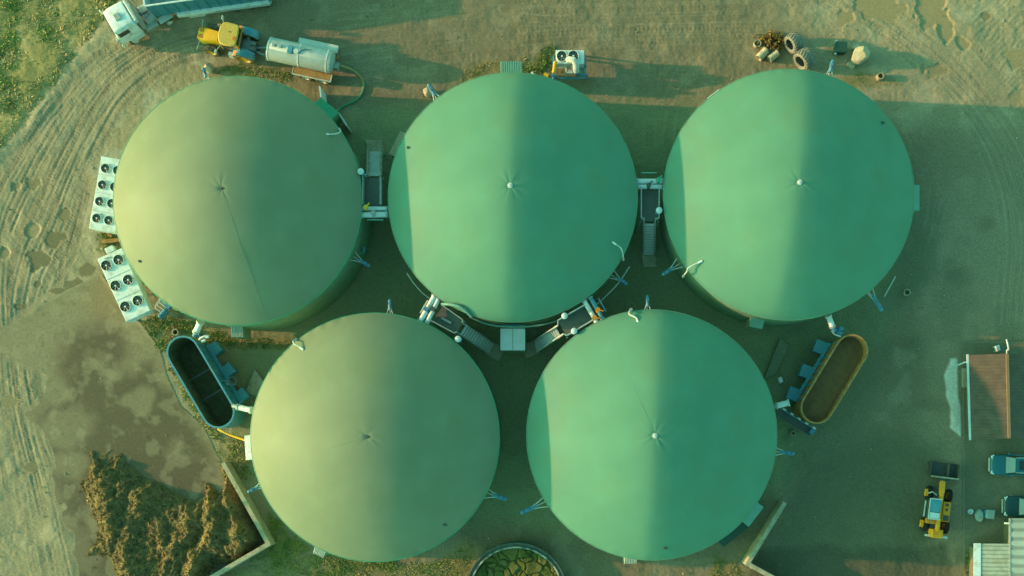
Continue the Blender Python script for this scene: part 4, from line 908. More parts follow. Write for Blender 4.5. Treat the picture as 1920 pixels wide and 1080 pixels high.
def block(label, px, py, s, az):
    o = MB().box((0, 0, s[2] / 2), s, 0, .92, .9).build('stone_block', M['palerock'], None, W(px, py, 0), az, bev=.05); tag(o, label, 'stone block', 'pale blocks by the boulder')
block('small pale block above the big boulder', 1603, 90, (.75, .42, .35), .1)
block('tilted pale block below the big boulder', 1594, 124, (.72, .5, .35), -.5)
t = thing('refuse_bin', 'dark green bin left of the boulder in its shadow', 'bin', W(1572, 95, 0), -.05)
MB().box((0, 0, .4), (.95, .8, .8), 0, 1.1, 1.1).build('body', M['darkbin'], t, bev=.05); MB().box((0, .02, .84), (1.1, .95, .08)).build('lid', M['darkbin'], t, bev=.03); MB().cyl((-.4, -.55, .5), (-.35, -.42, .5), .12).build('cap', M['white'], t); MB().box((-.38, .62, .5), (.22, .1, .3), .6).build('flap', M['white'], t)

def tyre_mesh(Rr, w, lugs=20, m='tyre', lug_h=.05, name='tyre'):
    """a tyre round the Y axis with chevron lugs"""
    A = Matrix.Rotation(R(90), 4, 'X'); b = MB(A); h = w / 2; ri = Rr * .58
    b.lathe([(ri, -h * .75), (ri + .05, -h * .95), (Rr * .82, -h), (Rr * .95, -h * .86), (Rr, -h * .55), (Rr * 1.01, 0), (Rr, h * .55), (Rr * .95, h * .86), (Rr * .82, h), (ri + .05, h * .95), (ri, h * .75)], 44)
    for k in range(lugs):
        for s in (-1, 1):
            a = 2 * math.pi * (k + (.25 if s > 0 else -.25)) / lugs; da = .55 * 2 * math.pi / lugs * 1.6
            pts = []
            for f_, yy in ((0, .02), (.5, .5), (1, .97)):
                aa = a + da * f_; rr = Rr * (1.005 if f_ < 1 else .93)
                pts.append((rr, aa, s * h * yy))
            wl = math.pi / lugs * .62
            for (r0, q0, y0), (r1, q1, y1) in zip(pts[:-1], pts[1:]):
                vs = []
                for rr, qq, yy in ((r0, q0, y0), (r1, q1, y1)):
                    for dq in (-wl / 2, wl / 2):
                        for rad in (rr - .02, rr + lug_h): vs.append((rad * math.cos(qq + dq), rad * math.sin(qq + dq), yy))
                b.add(vs, [(0, 1, 3, 2), (4, 6, 7, 5), (1, 5, 7, 3), (0, 2, 6, 4), (0, 4, 5, 1), (2, 3, 7, 6)])
    return b.mesh(name, M[m], True, 30)
def old_tyre(label, px, py, az, tilt, Rr=.82, w=1.0):
    o = bpy.data.objects.new('tractor_tyre', tyre_mesh(Rr, w, 20, 'oldtyre', .06, 'tractor_tyre')); COL.objects.link(o)
    o.location = W(px, py, Rr * math.cos(tilt) + w * .4 * math.sin(abs(tilt))); o.rotation_euler = (tilt, 0, az); tag(o, label, 'tractor tyre', 'old tractor tyres by the bush')
old_tyre('old tractor tyre leaning right next to the brown bush', 1488, 80, R(122), R(10))
old_tyre('old tractor tyre leaning nearest to the tank, with bold tread', 1508, 110, R(130), R(10), .86, 1.15)

# dry bush beside the rings
def shrub(label, px, py, r, n, green):
    t = thing('dry_bush', label, 'bush', W(px, py, 0)); rg = np.random.default_rng(int(px))
    b = MB()
    for k in range(14):
        a = rg.uniform(0, 6.28); l_ = r * rg.uniform(.4, .9); b.tube([(0, 0, 0), (math.cos(a) * l_ * .5, math.sin(a) * l_ * .5, r * .5), (math.cos(a) * l_, math.sin(a) * l_, r * rg.uniform(.4, .9))], .025, 5)
    b.build('branches', M['bark'], t)
    c = rg.normal(0, .42, (n, 3)) * r * (1.25, .8, .5); c[:, 2] = np.abs(c[:, 2]) + .1; cl = vn(c[:, 0] * 3, c[:, 1] * 3, 300) ; c = c[cl > .35]; n = len(c)
    a = rg.normal(size=(n, 3)); a /= np.linalg.norm(a, axis=1)[:, None]; b2 = np.cross(a, rg.normal(size=(n, 3))); b2 /= np.linalg.norm(b2, axis=1)[:, None]; s = rg.uniform(.05, .13, (n, 1))
    v = np.stack([c - a * s, c + b2 * s * .5, c + a * s, c - b2 * s * .5], 1).reshape(-1, 3)
    hue = np.clip(rg.normal(green, .3, (n, 1)), 0, 1); cc_ = np.array((.34, .20, .06)) * (1 - hue) + np.array((.08, .13, .03)) * hue; cc_ = cc_ * rg.uniform(.5, 1.3, (n, 1))
    o = raw_mesh('foliage', v, np.arange(4 * n).reshape(-1, 4), np.concatenate([np.repeat(cc_, 4, 0), np.zeros((4 * n, 1))], 1), M['attr_leaf'], None, False); o.parent = t
shrub('brown dried bush between the thin ring and the tyres', 1446, 80, 1.15, 2600, .2)

# ------------------------------------------------------------------ truck with tipping semi-trailer
def wheel(parent, x, y, r, w, name='wheel', lugs=0, rimm='whitemetal', tm='tyre'):
    if lugs: me = tyre_mesh(r, w, lugs, tm, .045)
    else:
        me = MB(Matrix.Rotation(R(90), 4, 'X')).lathe([(r * .55, -w * .4), (r * .9, -w * .5), (r, -w * .35), (r, w * .35), (r * .9, w * .5), (r * .55, w * .4)], 32).mesh('tyre', M[tm])
    o = share(name, me, parent, (x, y, r))
    s = 1 if y > 0 else -1
    MB(Matrix.Rotation(R(90), 4, 'X')).lathe([(0, -s * w * .18), (r * .2, -s * w * .36), (r * .24, -s * w * .2), (r * .5, -s * w * .22), (r * .6, -s * w * .42), (r * .6, s * w * .3)], 24).build('rim', M[rimm], o)
    return o
ch = R(210.4); p = W(218.5, 32, 3.3)
t = thing('truck_tractor', 'white truck cab pulling the blue tipper trailer onto the weedy verge', 'truck', (p.x, p.y, 0), ch)
cab = MB(); hw = 1.16
def csec(x, hw_, z1, r=.16): return rrect(x, hw_, .95, z1, r)
cab.loft([csec(-1.05, hw - .02, 3.05), csec(-.95, hw, 3.22, .25), csec(.4, hw, 3.3, .25), csec(.85, hw - .02, 3.18, .3), csec(.98, hw - .05, 2.55, .2), csec(1.12, hw, 1.9), csec(1.18, hw, 1.1)]); cab.build('cab', M['white'], t)
MB().box((-.05, 0, 3.32), (.55, .62, .06)).build('roof_hatch', M['steel'], t, bev=.05)
MB().loft([[(1.0, -.98, 2.55), (1.0, .98, 2.55), (.9, .92, 3.1), (.9, -.92, 3.1)], [(1.04, -.98, 2.55), (1.04, .98, 2.55), (.95, .92, 3.1), (.95, -.92, 3.1)]]).build('windscreen', M['glass'], t)
for s in (-1, 1):
    MB().box((.25, s * (hw + .005), 2.55), (1.0, .03, .7)).build('side_window', M['glass'], t)
    w_ = MB(); w_.box((.2, s * (hw + .01), 1.75), (1.2, .03, 1.1)); w_.build('door', M['white'], t, bev=.01)
    MB().box((-.15, s * (hw + .04), 2.1), (.2, .04, .05)).build('door_handle', M['darksteel'], t)
    mr = MB(); mr.box((1.05, s * (hw + .3), 2.6), (.16, .22, .5)); mr.beam((1.0, s * hw, 2.9), (1.05, s * (hw + .3), 2.85), .04); mr.build('mirror', M['whitemetal'], t, bev=.03)
    MB().box((1.2, s * .85, 1.25), (.08, .4, .25)).build('headlight', M['glass'], t)
    MB().box((-.35, s * (hw - .02), 1.02), (1.35, .3, .5)).build('wheel_arch', M['whitemetal'], t, bev=.08)
    wheel(t, .1, s * .98, .5, .32); wheel(t, -3.3, s * .98, .5, .5)
    MB().box((-1.9, s * .85, .85), (1.2, .55, .6)).build('fuel_tank', M['steel'], t, bev=.08)
    MB().box((-3.3, s * .95, 1.12), (1.3, .6, .06)).build('mudguard', M['whitemetal'], t, bev=.02)
MB().box((1.15, 0, .75), (.2, 2.3, .45)).build('bumper', M['white'], t, bev=.05)
b = MB(); b.box((-1.8, .42, .95), (5.2, .12, .28)); b.box((-1.8, -.42, .95), (5.2, .12, .28)); b.box((-1.35, 0, 1.6), (.35, 1.9, 1.4)); b.box((-2.2, .3, 1.25), (1.0, .9, .3)); b.box((-2.0, -.45, 1.3), (.6, .5, .4)); b.build('chassis', M['steel'], t)
MB().box((-1.25, 0, 2.95), (.25, 2.1, .5)).build('air_deflector', M['whitemetal'], t, bev=.06)
MB().box((-3.3, 0, 1.15), (.9, .9, .12)).build('fifth_wheel', M['darksteel'], t)
MB().cyl((-1.55, -.9, 1.2), (-1.55, -.9, 3.2), .09).build('exhaust', M['steel'], t)
for k in range(3): MB().tube([(-1.4, -.3 + .3 * k, 1.9), (-1.9, -.2 + .25 * k, 1.5), (-2.6, -.1 + .1 * k, 1.6)], .03, 6).build('air_line', M['blue'], t)

th_ = ang(271, 11, 510, -22); q = W(271, 11, 3.5)                       # near front corner of the tipper rim
t = thing('tipper_trailer', 'blue and white tipper trailer coupled behind the white cab', 'trailer', (q.x, q.y, 0), th_)
L_, Wt = 11.0, 2.5                                                       # x: towards the rear, y: 0 near side .. Wt far side
b = MB()
b.add([(0, 0, 1.35), (L_, 0, 1.35), (L_, 0, 3.45), (0, 0, 3.45), (0, .07, 1.35), (L_, .07, 1.35), (L_, .07, 3.45), (0, .07, 3.45)], [(0, 1, 2, 3), (7, 6, 5, 4), (3, 2, 6, 7), (0, 4, 5, 1), (0, 3, 7, 4), (1, 5, 6, 2)]); b.build('side_panel', M['trailerblue'], t)
MB().box((L_ / 2, Wt - .035, 2.4), (L_, .07, 2.1)).build('side_panel', M['trailerblue'], t); MB().box((.05, Wt / 2, 2.4), (.1, Wt - .15, 2.2)).build('front_panel', M['whitemetal'], t); MB().box((L_ - .04, Wt / 2, 2.4), (.08, Wt - .15, 2.1)).build('tailgate', M['trailerblue'], t)
MB().box((L_ / 2, Wt / 2, 2.3), (L_ - .2, Wt - .16, .08)).build('bed', M['steel'], t)
b = MB(); b.box((L_ / 2, -.01, 3.5), (L_, .12, .1)); b.box((L_ / 2, Wt + .01, 3.5), (L_, .12, .1)); b.box((0, Wt / 2, 3.5), (.12, Wt, .1)); b.box((L_, Wt / 2, 3.5), (.12, Wt, .1)); b.build('top_rail', M['white'], t)
for k in range(12):
    MB().box((.5 + k * .9, -.03, 2.4), (.08, .06, 2.05)).build('rib', M['trailerblue'], t)
MB().box((L_ * .55, -.12, 1.25), (L_ * .74, .35, .5)).build('side_skirt', M['white'], t, bev=.06)
b = MB(); b.box((L_ / 2, .7, 1.1), (L_ * .96, .14, .35)); b.box((L_ / 2, 1.8, 1.1), (L_ * .96, .14, .35)); b.box((L_ - .2, Wt / 2, .8), (.1, 2.3, .15)); b.build('chassis', M['steel'], t)
for x in (6.9, 8.25, 9.6):
    for y in (.2, Wt - .2): wheel(t, x, y - 0.0, .52, .42, tm='tyre')
MB().box((8.25, .1, 1.12), (4.1, .5, .06)).build('mudguard', M['whitemetal'], t, bev=.02); MB().box((3.6, -.25, .9), (1.4, .12, .35)).build('side_guard', M['whitemetal'], t)

# ------------------------------------------------------------------ farm tractor
hd = math.atan2(.20, -.98); o_ = W(458, 80, 1.6)
t = thing('farm_tractor', 'yellow farm tractor with teal rear fenders towing the slurry tanker', 'tractor', (o_.x, o_.y, 0), hd)
hoodm = MB(); hoodm.loft([[(x, s * w_, z0) for s, z0 in ((-1, .9),)] + [(x, w_, .9), (x, w_, z1 - .15), (x, w_ * .8, z1), (x, -w_ * .8, z1), (x, -w_, z1 - .15)] for x, w_, z1 in ((1.85, .42, 2.05), (2.6, .50, 2.0), (3.4, .60, 1.92), (3.85, .60, 1.85), (4.1, .45, 1.7))]); hoodm.build('hood', M['yellow'], t, bev=.03)
for s in (-1, 1): MB().box((3.75, s * .3, 1.895), (.35, .36, .04)).build('hood_grille', M['orange'], t)
b = MB(); b.box((2.6, 0, 1.0), (3.0, .6, .5)); b.box((0, 0, .9), (1.5, .8, .7)); b.box((3.1, 0, .75), (.3, 1.5, .25)); b.cyl((0, -.8, .9), (0, .8, .9), .2); b.build('chassis', M['steel'], t)
b = MB(); b.prism([(.15, -.78), (.15, .78), (1.0, .86), (1.85, .72), (1.85, -.72), (1.0, -.86)], 1.45, 2.85); b.build('cab_glass', M['glass'], t)
b = MB()
for x, y in ((.15, .78), (.15, -.78), (1.85, .72), (1.85, -.72)): b.beam((x, y, 1.3), (x, y, 2.9), .1)
b.build('cab_pillar', M['yellow'], t)
rp = [(.18, -.92), (.12, -.3), (.12, .3), (.18, .92), (.55, 1.0), (1.25, 1.02), (1.6, .9), (1.78, .5), (1.82, 0), (1.78, -.5), (1.6, -.9), (1.25, -1.02), (.55, -1.0)]
MB().prism(rp, 2.85, 3.05).build('cab_roof', M['paleyellow'], t, bev=.08)
MB().box((.35, .3, 3.07), (.35, .3, .06)).build('roof_vent', M['orange'], t, bev=.02); MB().box((.02, 0, 2.6), (.10, 1.9, .12)).build('rear_bar', M['orange'], t); MB().box((.9, -.2, 3.06), (.12, .12, .05)).build('roof_bolt', M['rust'], t)
for s in (-1, 1):
    f = []; secs = []
    for k in range(9):
        a = R(15 + 150 * k / 8); secs.append([(1.02 * math.cos(a), s * .62, .95 + 1.0 * math.sin(a)), (1.02 * math.cos(a), s * 1.3, .95 + 1.0 * math.sin(a)), (.98 * math.cos(a), s * 1.3, .95 + .95 * math.sin(a)), (.98 * math.cos(a), s * .62, .95 + .95 * math.sin(a))])
    fd = MB().loft(secs if s > 0 else [q[::-1] for q in secs]); fd.build('rear_fender', M['tealblue'], t)
    MB().box((.55, s * 1.12, 1.72), (.4, .42, .12), 0, 1, 1, 0, .5).build('fender_cap', M['orange'], t)
    wheel(t, 0, s * 1.02, .92, .62, lugs=20, rimm='yellow'); wheel(t, 3.1, s * .95, .66, .52, lugs=18, rimm='yellow')
    b = MB(); b.beam((1.7, s * .8, 2.3), (1.95, s * 1.45, 2.4), .05); b.box((1.98, s * 1.5, 2.35), (.1, .3, .35)); b.build('mirror', M['whitemetal'], t)
    b = MB(); b.box((1.1, s * 1.0, 1.0), (.6, .3, .1)); b.box((1.15, s * 1.1, .7), (.5, .3, .1)); b.build('step', M['whitemetal'], t)
    b = MB(); b.beam((4.0, s * .5, 1.3), (4.1, s * 1.4, 1.3), .05); b.build('marker_bar', M['whitemetal'], t)
MB().cyl((2.0, -.68, 1.6), (2.0, -.68, 2.9), .07).build('exhaust', M['steel'], t)
b = MB(); b.beam((-.5, .35, .9), (-1.2, .3, .6), .12); b.beam((-.5, -.35, .9), (-1.2, -.3, .6), .12); b.beam((-.5, 0, 1.4), (-1.1, 0, 1.1), .1); b.box((-.9, 0, .6), (.3, .8, .15)); b.build('hitch', M['darksteel'], t)

# ------------------------------------------------------------------ slurry tanker
z_ = 2.0; pa, pb = W(503, 89, z_), W(622, 114.5, z_); d = pb - pa; Lt = d.length
t = thing('slurry_tanker', 'silver slurry tanker trailer with wide wheel covers behind the tractor', 'slurry tanker', (pa.x, pa.y, 0), math.atan2(d.y, d.x))
rt_ = 21.5 * (H - z_) / F; zc = 1.75
FL = Matrix.Diagonal((1, 1, .78, 1)); b = MB(Matrix.Translation((0, 0, zc)) @ FL @ Matrix.Rotation(R(90), 4, 'Y')); b.lathe([(0, -.16), (rt_ * .5, -.12), (rt_ * .85, -.02), (rt_, .12), (rt_, Lt - .15), (rt_ * .96, Lt + .0), (rt_ * .6, Lt + .1), (0, Lt + .13)], 40); b.build('tank', M['silver'], t)
for x in (.12, Lt * .5, Lt - .35): MB(Matrix.Translation((x, 0, zc)) @ FL @ Matrix.Rotation(R(90), 4, 'Y')).lathe([(rt_, -.04), (rt_ + .03, -.04), (rt_ + .03, .04), (rt_, .04)], 40, close=True).build('hoop', M['white'], t)
for x, y, s in ((.6, .12, .26), (1.15, .15, .30)): MB().box((x, y, zc + rt_ * .78 + .03), (s, s, .12)).build('hatch', M['steel'], t, bev=.02)
MB().box((2.1, .05, zc + rt_ * .78 + .05), (.42, .7, .16)).build('hatch', M['tealblue'], t, bev=.02); MB().cyl((2.65, 0, zc + rt_ * .78 - .05), (2.65, 0, zc + rt_ * .78 + .12), .22, n=18).build('manhole', M['whitemetal'], t)
MB().tube([(2.9, -.1, zc + rt_ * .78), (3.0, .2, zc + rt_ * .78 + .08), (3.4, .4, zc + rt_ * .78 - .02), (3.9, .45, zc + rt_ * .78 - .1)], .05, 8).build('top_pipe', M['steel'], t)
for s in (-1, 1):
    x0 = Lt * .55
    MB().box((x0 + .9, s * (rt_ + .28), 1.35), (3.4, .6, .06)).build('wheel_cover', M['whitemetal'] if s > 0 else M['rust'], t)
    b = MB(); b.box((x0 + .9, s * (rt_ + .60), 1.3), (3.5, .06, .2)); b.box((x0 - .82, s * (rt_ + .28), 1.3), (.06, .6, .2)); b.box((x0 + 2.62, s * (rt_ + .28), 1.3), (.06, .6, .2)); b.build('cover_edge', M['whitemetal'], t)
    for x in (x0 + .1, x0 + 1.65): wheel(t, x, s * (rt_ + .30), .6, .55, lugs=18, rimm='whitemetal')
b = MB(); b.beam((-.1, .45, .7), (-2.3, 0, .65), .16); b.beam((-.1, -.45, .7), (-2.3, 0, .65), .16); b.box((Lt * .5, .5, .75), (Lt * .95, .14, .3)); b.box((Lt * .5, -.5, .75), (Lt * .95, .14, .3)); b.build('drawbar', M['steel'], t)
b = MB(); b.cyl((-.35, .1, .9), (-.05, .1, .9), .28, n=16); b.cyl((-.3, -.7, 1.2), (-.1, -.7, 1.2), .18); b.build('pump', M['rust'], t)
b = MB(); b.cyl((Lt + .05, -.2, 1.3), (Lt + .45, -.2, 1.2), .2, n=14); b.box((Lt + .35, -.15, 1.3), (.35, .5, .5)); b.cyl((Lt + .4, -.5, 1.2), (Lt + .4, .2, 1.2), .12); b.cyl((Lt + .4, .1, 1.3), (Lt + .45, .1, 1.75), .06); b.build('outlet_valve', M['steel'], t)
for s in (-1, 1): MB().box((Lt + .12, s * .75, 1.0), (.08, .3, .16)).build('tail_light', M['orange'], t)
rod('slurry_hose', 'long curved green hose with tan stretches running from the tanker', 'hose', [(632, 122, 1.25), (643, 125, 1.1), (657, 130, .7), (669, 138, .35), (678, 148, .15), (682, 160, .14), (679, 174, .14), (671, 185, .14), (660, 192, .14), (648, 197, .14), (638, 203, .14), (630, 209, .3)], .11, 'hose_green', n=12)

# ------------------------------------------------------------------ telehandler
bx, by = W(1767, 900, 1.5), W(1755, 1000, 1.5); hd = math.atan2(bx.y - by.y, bx.x - by.x); o_ = W(1757, 958, 1.0)
t = thing('telehandler', 'yellow telehandler with a long boom and a dark open bucket', 'telehandler', (o_.x, o_.y, 0), hd)     # x forward, y left
def TL(px, py, zz): q = W(px, py, zz) - Vector((o_.x, o_.y, 0)); c_, s_ = math.cos(-hd), math.sin(-hd); return Vector((q.x * c_ - q.y * s_, q.x * s_ + q.y * c_, zz))
MB().beam(TL(1756.5, 996, 2.0), TL(1766, 921, 1.85), .30, .34).build('boom', M['loader_yellow'], t, bev=.03)
MB().beam(TL(1765.5, 925, 1.8), TL(1767.5, 903, 1.25), .40, .36).build('boom_head', M['loader_yellow'], t, bev=.04)
b = MB()
for k in range(3): b.beam(TL(1749, 995 + 3.3 * k, 2.1), TL(1760, 996 + 3.3 * k, 2.1), .06)
b.build('rear_slats', M['orange'], t); MB().box(TL(1754, 1000, 1.35), (.75, 1.0, 1.0)).build('counterweight', M['loader_yellow'], t, bev=.08); MB().box(TL(1755, 1005.5, 1.0), (.18, 1.9, .4)).build('bumper', M['whitemetal'], t)
q = TL(1748, 953, 1.6); MB().box((q.x - .05, q.y, 1.55), (1.75, .92, 1.5)).build('cab', M['glass'], t, bev=.06)
b = MB()
for dx in (-.9, .85): b.box((q.x + dx, q.y, 2.3), (.10, 1.0, .1))
b.box((q.x, q.y + .5, 2.3), (1.8, .08, .1)); b.build('cab_frame', M['whitemetal'], t)
MB().box((q.x + .25, q.y, 2.335), (1.05, .84, .05)).build('roof_glass', M['tealblue'], t); MB().box((q.x - .58, q.y, 2.335), (.5, .84, .06)).build('roof_panel', M['bluewhite'], t)
q2 = TL(1746, 977, 1.9); MB().box((q2.x, q2.y, 1.8), (.45, .95, .5)).build('rear_cowl', M['orange'], t, bev=.08)
q3 = TL(1774.5, 960, 1.5); MB().box((q3.x, q3.y, 1.15), (1.75, .66, .7)).build('engine_cover', M['loader_yellow'], t, bev=.06)
MB().box((q3.x - .55, q3.y, 1.52), (.5, .46, .05)).build('engine_grille', M['darksteel'], t); MB().box((q3.x + .62, q3.y, 1.52), (.24, .3, .05)).build('engine_vent', M['darksteel'], t); MB().cyl((q3.x + .2, q3.y, 1.5), (q3.x + .2, q3.y, 1.56), .12).build('filler_cap', M['darksteel'], t)
MB().box((-.2, 0, .8), (3.9, 1.0, .5)).build('chassis', M['darksteel'], t, bev=.05)
for px, py, s in ((1742, 924, 1), (1733, 982, 1), (1778, 930, -1), (1772, 988, -1)):
    q = TL(px, py, .6); wheel(t, q.x, q.y, .58, .42, lugs=16, rimm='loader_yellow', tm='black')
    q = TL(px - 6 if s > 0 else px + 2, py - 1, 1.2)
    if s > 0: MB().box((q.x, q.y, 1.15), (.62, .2, .14)).build('wheel_fender', M['loader_yellow'], t, bev=.05)
MB().tube([TL(1740, 925, 1.3), TL(1748, 922, 1.4), TL(1756, 928, 1.3)], .06).build('hydraulic_line', M['whitemetal'], t); MB().beam(TL(1732, 968, 1.4), TL(1736, 938, 1.4), .1).build('step_rail', M['whitemetal'], t)
b = MB(); c0, c1, c2, c3 = TL(1743, 893, .5), TL(1794, 897, .5), TL(1795, 869, .5), TL(1745, 866, .5); cc_ = (c0 + c1 + c2 + c3) / 4; wB = (c1 - c0).length; lB = (c3 - c0).length
b.box((cc_.x, cc_.y, .12), (lB, wB, .08)); b.box((cc_.x - lB / 2, cc_.y, .55), (.08, wB, .95)); b.box((cc_.x + lB / 2 - .03, cc_.y, .16), (.06, wB * 1.02, .12))
for s in (-1, 1): b.box((cc_.x, cc_.y + s * wB / 2, .45), (lB, .06, .7))
b.build('bucket', M['darksteel'], t); MB().box((cc_.x - lB / 2 - .02, cc_.y, 1.04), (.14, wB * 1.03, .1)).build('bucket_lip', M['concrete'], t); MB().box((cc_.x, cc_.y + wB * -.18, .4), (lB * .95, .04, .5)).build('bucket_rib', M['grating'], t)
MB().box((cc_.x - lB / 2 - .2, cc_.y, .7), (.35, .9, .5)).build('coupler', M['darksteel'], t)

# ------------------------------------------------------------------ cars
def car(label, px, py, m, sunroof, rail, L_=4.6):
    o_ = W(px, py, .9); t = thing('parked_car', label, 'car', (o_.x, o_.y, 0), math.pi - R(1.5), 'cars parked beside the brown shed'); hw = .92   # x forward from the nose
    b = MB(); b.loft([rrect(0.02, hw * .62, .4, .72, .12), rrect(-.10, hw * .80, .3, .84, .14), rrect(-.35, hw * .93, .28, .93, .16), rrect(-.9, hw, .26, 1.0, .18), rrect(-1.3, hw, .26, 1.04, .16), rrect(-2.4, hw, .26, 1.06, .14), rrect(-3.8, hw, .28, 1.05, .16), rrect(-4.4, hw * .95, .3, 1.0, .16), rrect(-L_, hw * .85, .4, .9, .16)]); b.build('body', M[m], t)
    g = MB(); g.loft([[(x, -w_, z0), (x, w_, z0), (x - k_, w2, z1), (x - k_, -w2, z1)] for x, w_, w2, z0, z1, k_ in ((-1.22, .80, .80, 1.0, 1.03, 0), (-1.95, .82, .68, 1.0, 1.52, 0), (-3.6, .82, .68, 1.0, 1.55, 0), (-4.42, .78, .72, .98, 1.05, 0))]); g.build('windows', M['glass'], t)
    MB().loft([[(x, -w_, z0), (x, w_, z0), (x, w_, z0 + .04), (x, w_ * .5, z0 + .06), (x, -w_ * .5, z0 + .06), (x, -w_, z0 + .04)] for x, w_, z0 in ((-1.93, .66, 1.50), (-2.3, .69, 1.54), (-3.4, .69, 1.56), (-3.75, .64, 1.50))]).build('roof', M[m], t)
    MB().add([(-1.26, -.72, 1.06), (-1.26, .72, 1.06), (-1.9, .62, 1.525), (-1.9, -.62, 1.525)], [(0, 1, 2, 3)]).build('windscreen', M['carglass'], t)
    if sunroof: MB().box((-2.55, 0, 1.605), (.7, .85, .02)).build('sunroof', M['glass'], t)
    for s in (-1, 1):
        if rail: MB().tube([(-1.9, s * .64, 1.56), (-2.2, s * .66, 1.64), (-3.4, s * .66, 1.66), (-3.7, s * .62, 1.58)], .025, 6).build('roof_rail', M['whitemetal'], t)
        MB().box((-1.5, s * 1.0, 1.08), (.2, .22, .15), 0, .8, .8).build('mirror', M[m], t, bev=.04)
        MB().box((-.22, s * .68, .80), (.32, .34, .12), s * -.35).build('headlight', M['white'], t, bev=.03)
        for x in (-.85, -3.6):
            w_ = share('wheel', CARTYRE, t, (x, s * .80, .34)); share('rim', CARRIM, w_, (0, s * .07, 0))
        MB().box((-2.55, s * .925, .80), (1.9, .02, .04)).build('door_trim', M['whitemetal'], t)
    MB().box((.0, 0, .55), (.08, 1.2, .3)).build('grille', M['whitemetal'], t, bev=.03)
    return t
M['carglass'] = mat('windscreen_glass', (.20, .30, .32), .15, var=.03)
CARTYRE = MB(Matrix.Rotation(R(90), 4, 'X')).lathe([(.2, -.1), (.31, -.11), (.34, -.07), (.34, .07), (.31, .11), (.2, .1)], 28).mesh('wheel', M['black'])
CARRIM = MB(Matrix.Rotation(R(90), 4, 'X')).lathe([(0, -.05), (.2, -.05), (.2, .05), (0, .05)], 20).mesh('rim', M['whitemetal'])
car('blue car with a sunroof and roof rails parked below the brown shed', 1858, 871, 'carblue', True, True)
car('dark teal car parked above the pale corrugated shed', 1883, 949, 'cardark', False, False)

# ------------------------------------------------------------------ sheds
def gable(label, quad, zE, zR, ridge_px, m, n_ribs, ext, ribdir='x'):
    """quad: left eave top, left eave bottom (pixels at eave height), ridge top / bottom in ridge_px"""
    p0, p1 = W(*quad[0], zE), W(*quad[1], zE); r0, r1 = W(*ridge_px[0], zR), W(*ridge_px[1], zR)
    e0, e1 = r0 * 2 - p0, r1 * 2 - p1; e0.z = e1.z = zE
    c = (p0 + p1) / 2; c.z = 0
    t = thing('shed', label, 'shed', c); P_ = [p - c for p in (p0, p1, r1, r0, e1, e0)]
    n = n_ribs * 2
    for a, b_, c2, d_ in ((P_[0], P_[1], P_[2], P_[3]), (P_[5], P_[4], P_[2], P_[3])):
        v = []; f = []
        for k in range(n + 1):
            u = k / n; dz = .035 if k % 2 else 0
            for s in (0, .06): v += [tuple(a.lerp(b_, u) + Vector((0, 0, dz - s))), tuple(d_.lerp(c2, u) + Vector((0, 0, dz - s)))]
        for k in range(n):
            q = 4 * k; f += [(q, q + 4, q + 5, q + 1), (q + 2, q + 3, q + 7, q + 6), (q, q + 2, q + 6, q + 4)]
        f += [(0, 1, 3, 2), (4 * n, 4 * n + 2, 4 * n + 3, 4 * n + 1)]
        MB().add(v, f).build('roof', M[m], t, smooth=False)
    MB().beam(P_[3] + Vector((0, 0, .06)), P_[2] + Vector((0, 0, .06)), .28, .08).build('ridge_cap', M['ridge'], t, bev=.03)
    ins = .5
    poly = [(P_[0].x + ins, P_[0].y - ins), (P_[1].x + ins, P_[1].y + ins), (P_[4].x - ins, P_[4].y + ins), (P_[5].x - ins, P_[5].y - ins)]
    MB().prism(poly, 0, zE - .02).build('wall', M['shed_wall'], t)
    for A_, B_, C_, s in ((P_[0], P_[5], P_[3], -1), (P_[1], P_[4], P_[2], 1)):
        y = A_.y + s * ins; MB().add([(A_.x + ins, y, zE), (B_.x - ins, y, zE), (C_.x, y, zR - .15), (A_.x + ins, y - s * .1, zE), (B_.x - ins, y - s * .1, zE), (C_.x, y - s * .1, zR - .15)], [(0, 1, 2), (5, 4, 3), (0, 2, 5, 3), (1, 4, 5, 2)]).build('gable', M['shed_wall'], t, smooth=False)
    return t, P_
M['ridge'] = mat('ridge_tile', (.26, .17, .09), .7)
t, P_ = gable('brown roofed shed with a ridge and pale gutter', [(1816, 665.5), (1821, 824)], 2.2, 3.3, [(1888, 663), (1892, 822)], 'brown_roof', 34, 0)
g = MB(); g.beam(P_[0] + Vector((-.08, .05, -.03)), P_[1] + Vector((-.08, -.05, -.03)), .16, .12); g.build('gutter', M['bluewhite'], t)
MB().tube([P_[0] + Vector((-.08, -.6, -.1)), P_[0] + Vector((-.3, -.65, -.4)), P_[0] + Vector((-.55, -.8, -.6)), P_[0] + Vector((-.55, -.8, -2.1))], .06, 8).build('downpipe', M['bluewhite'], t)
rod('vent_pipe', 'bent pale pipe rising behind the ridge end of the brown shed', 'pipe', [(1888, 664, 2.6), (1888, 657, 2.7), (1891, 655.5, 2.8), (1890, 648, 3.0), (1887, 636, 3.0)], .07, 'bluewhite')
t = thing('garden_chair', 'small pale plastic chair behind the brown shed', 'chair', W(1866, 654, 0), .3); MB().box((0, 0, .42), (.5, .5, .06)).build('seat', M['white'], t, bev=.02); MB().box((-.26, 0, .7), (.06, .5, .5), 0, 1, 1, 0, -.15).build('backrest', M['white'], t, bev=.02)
for x in (-.2, .2):
    for y in (-.2, .2): MB().beam((x, y, 0), (x, y, .4), .05).build('leg', M['white'], t)
o = MB().box((0, 0, .2), (.42, 1.7, .4)).build('planter', M['tan'], None, W(1807, 709, 0), bev=.03); tag(o, 'narrow tan planter box between the sand and the brown shed', 'planter')

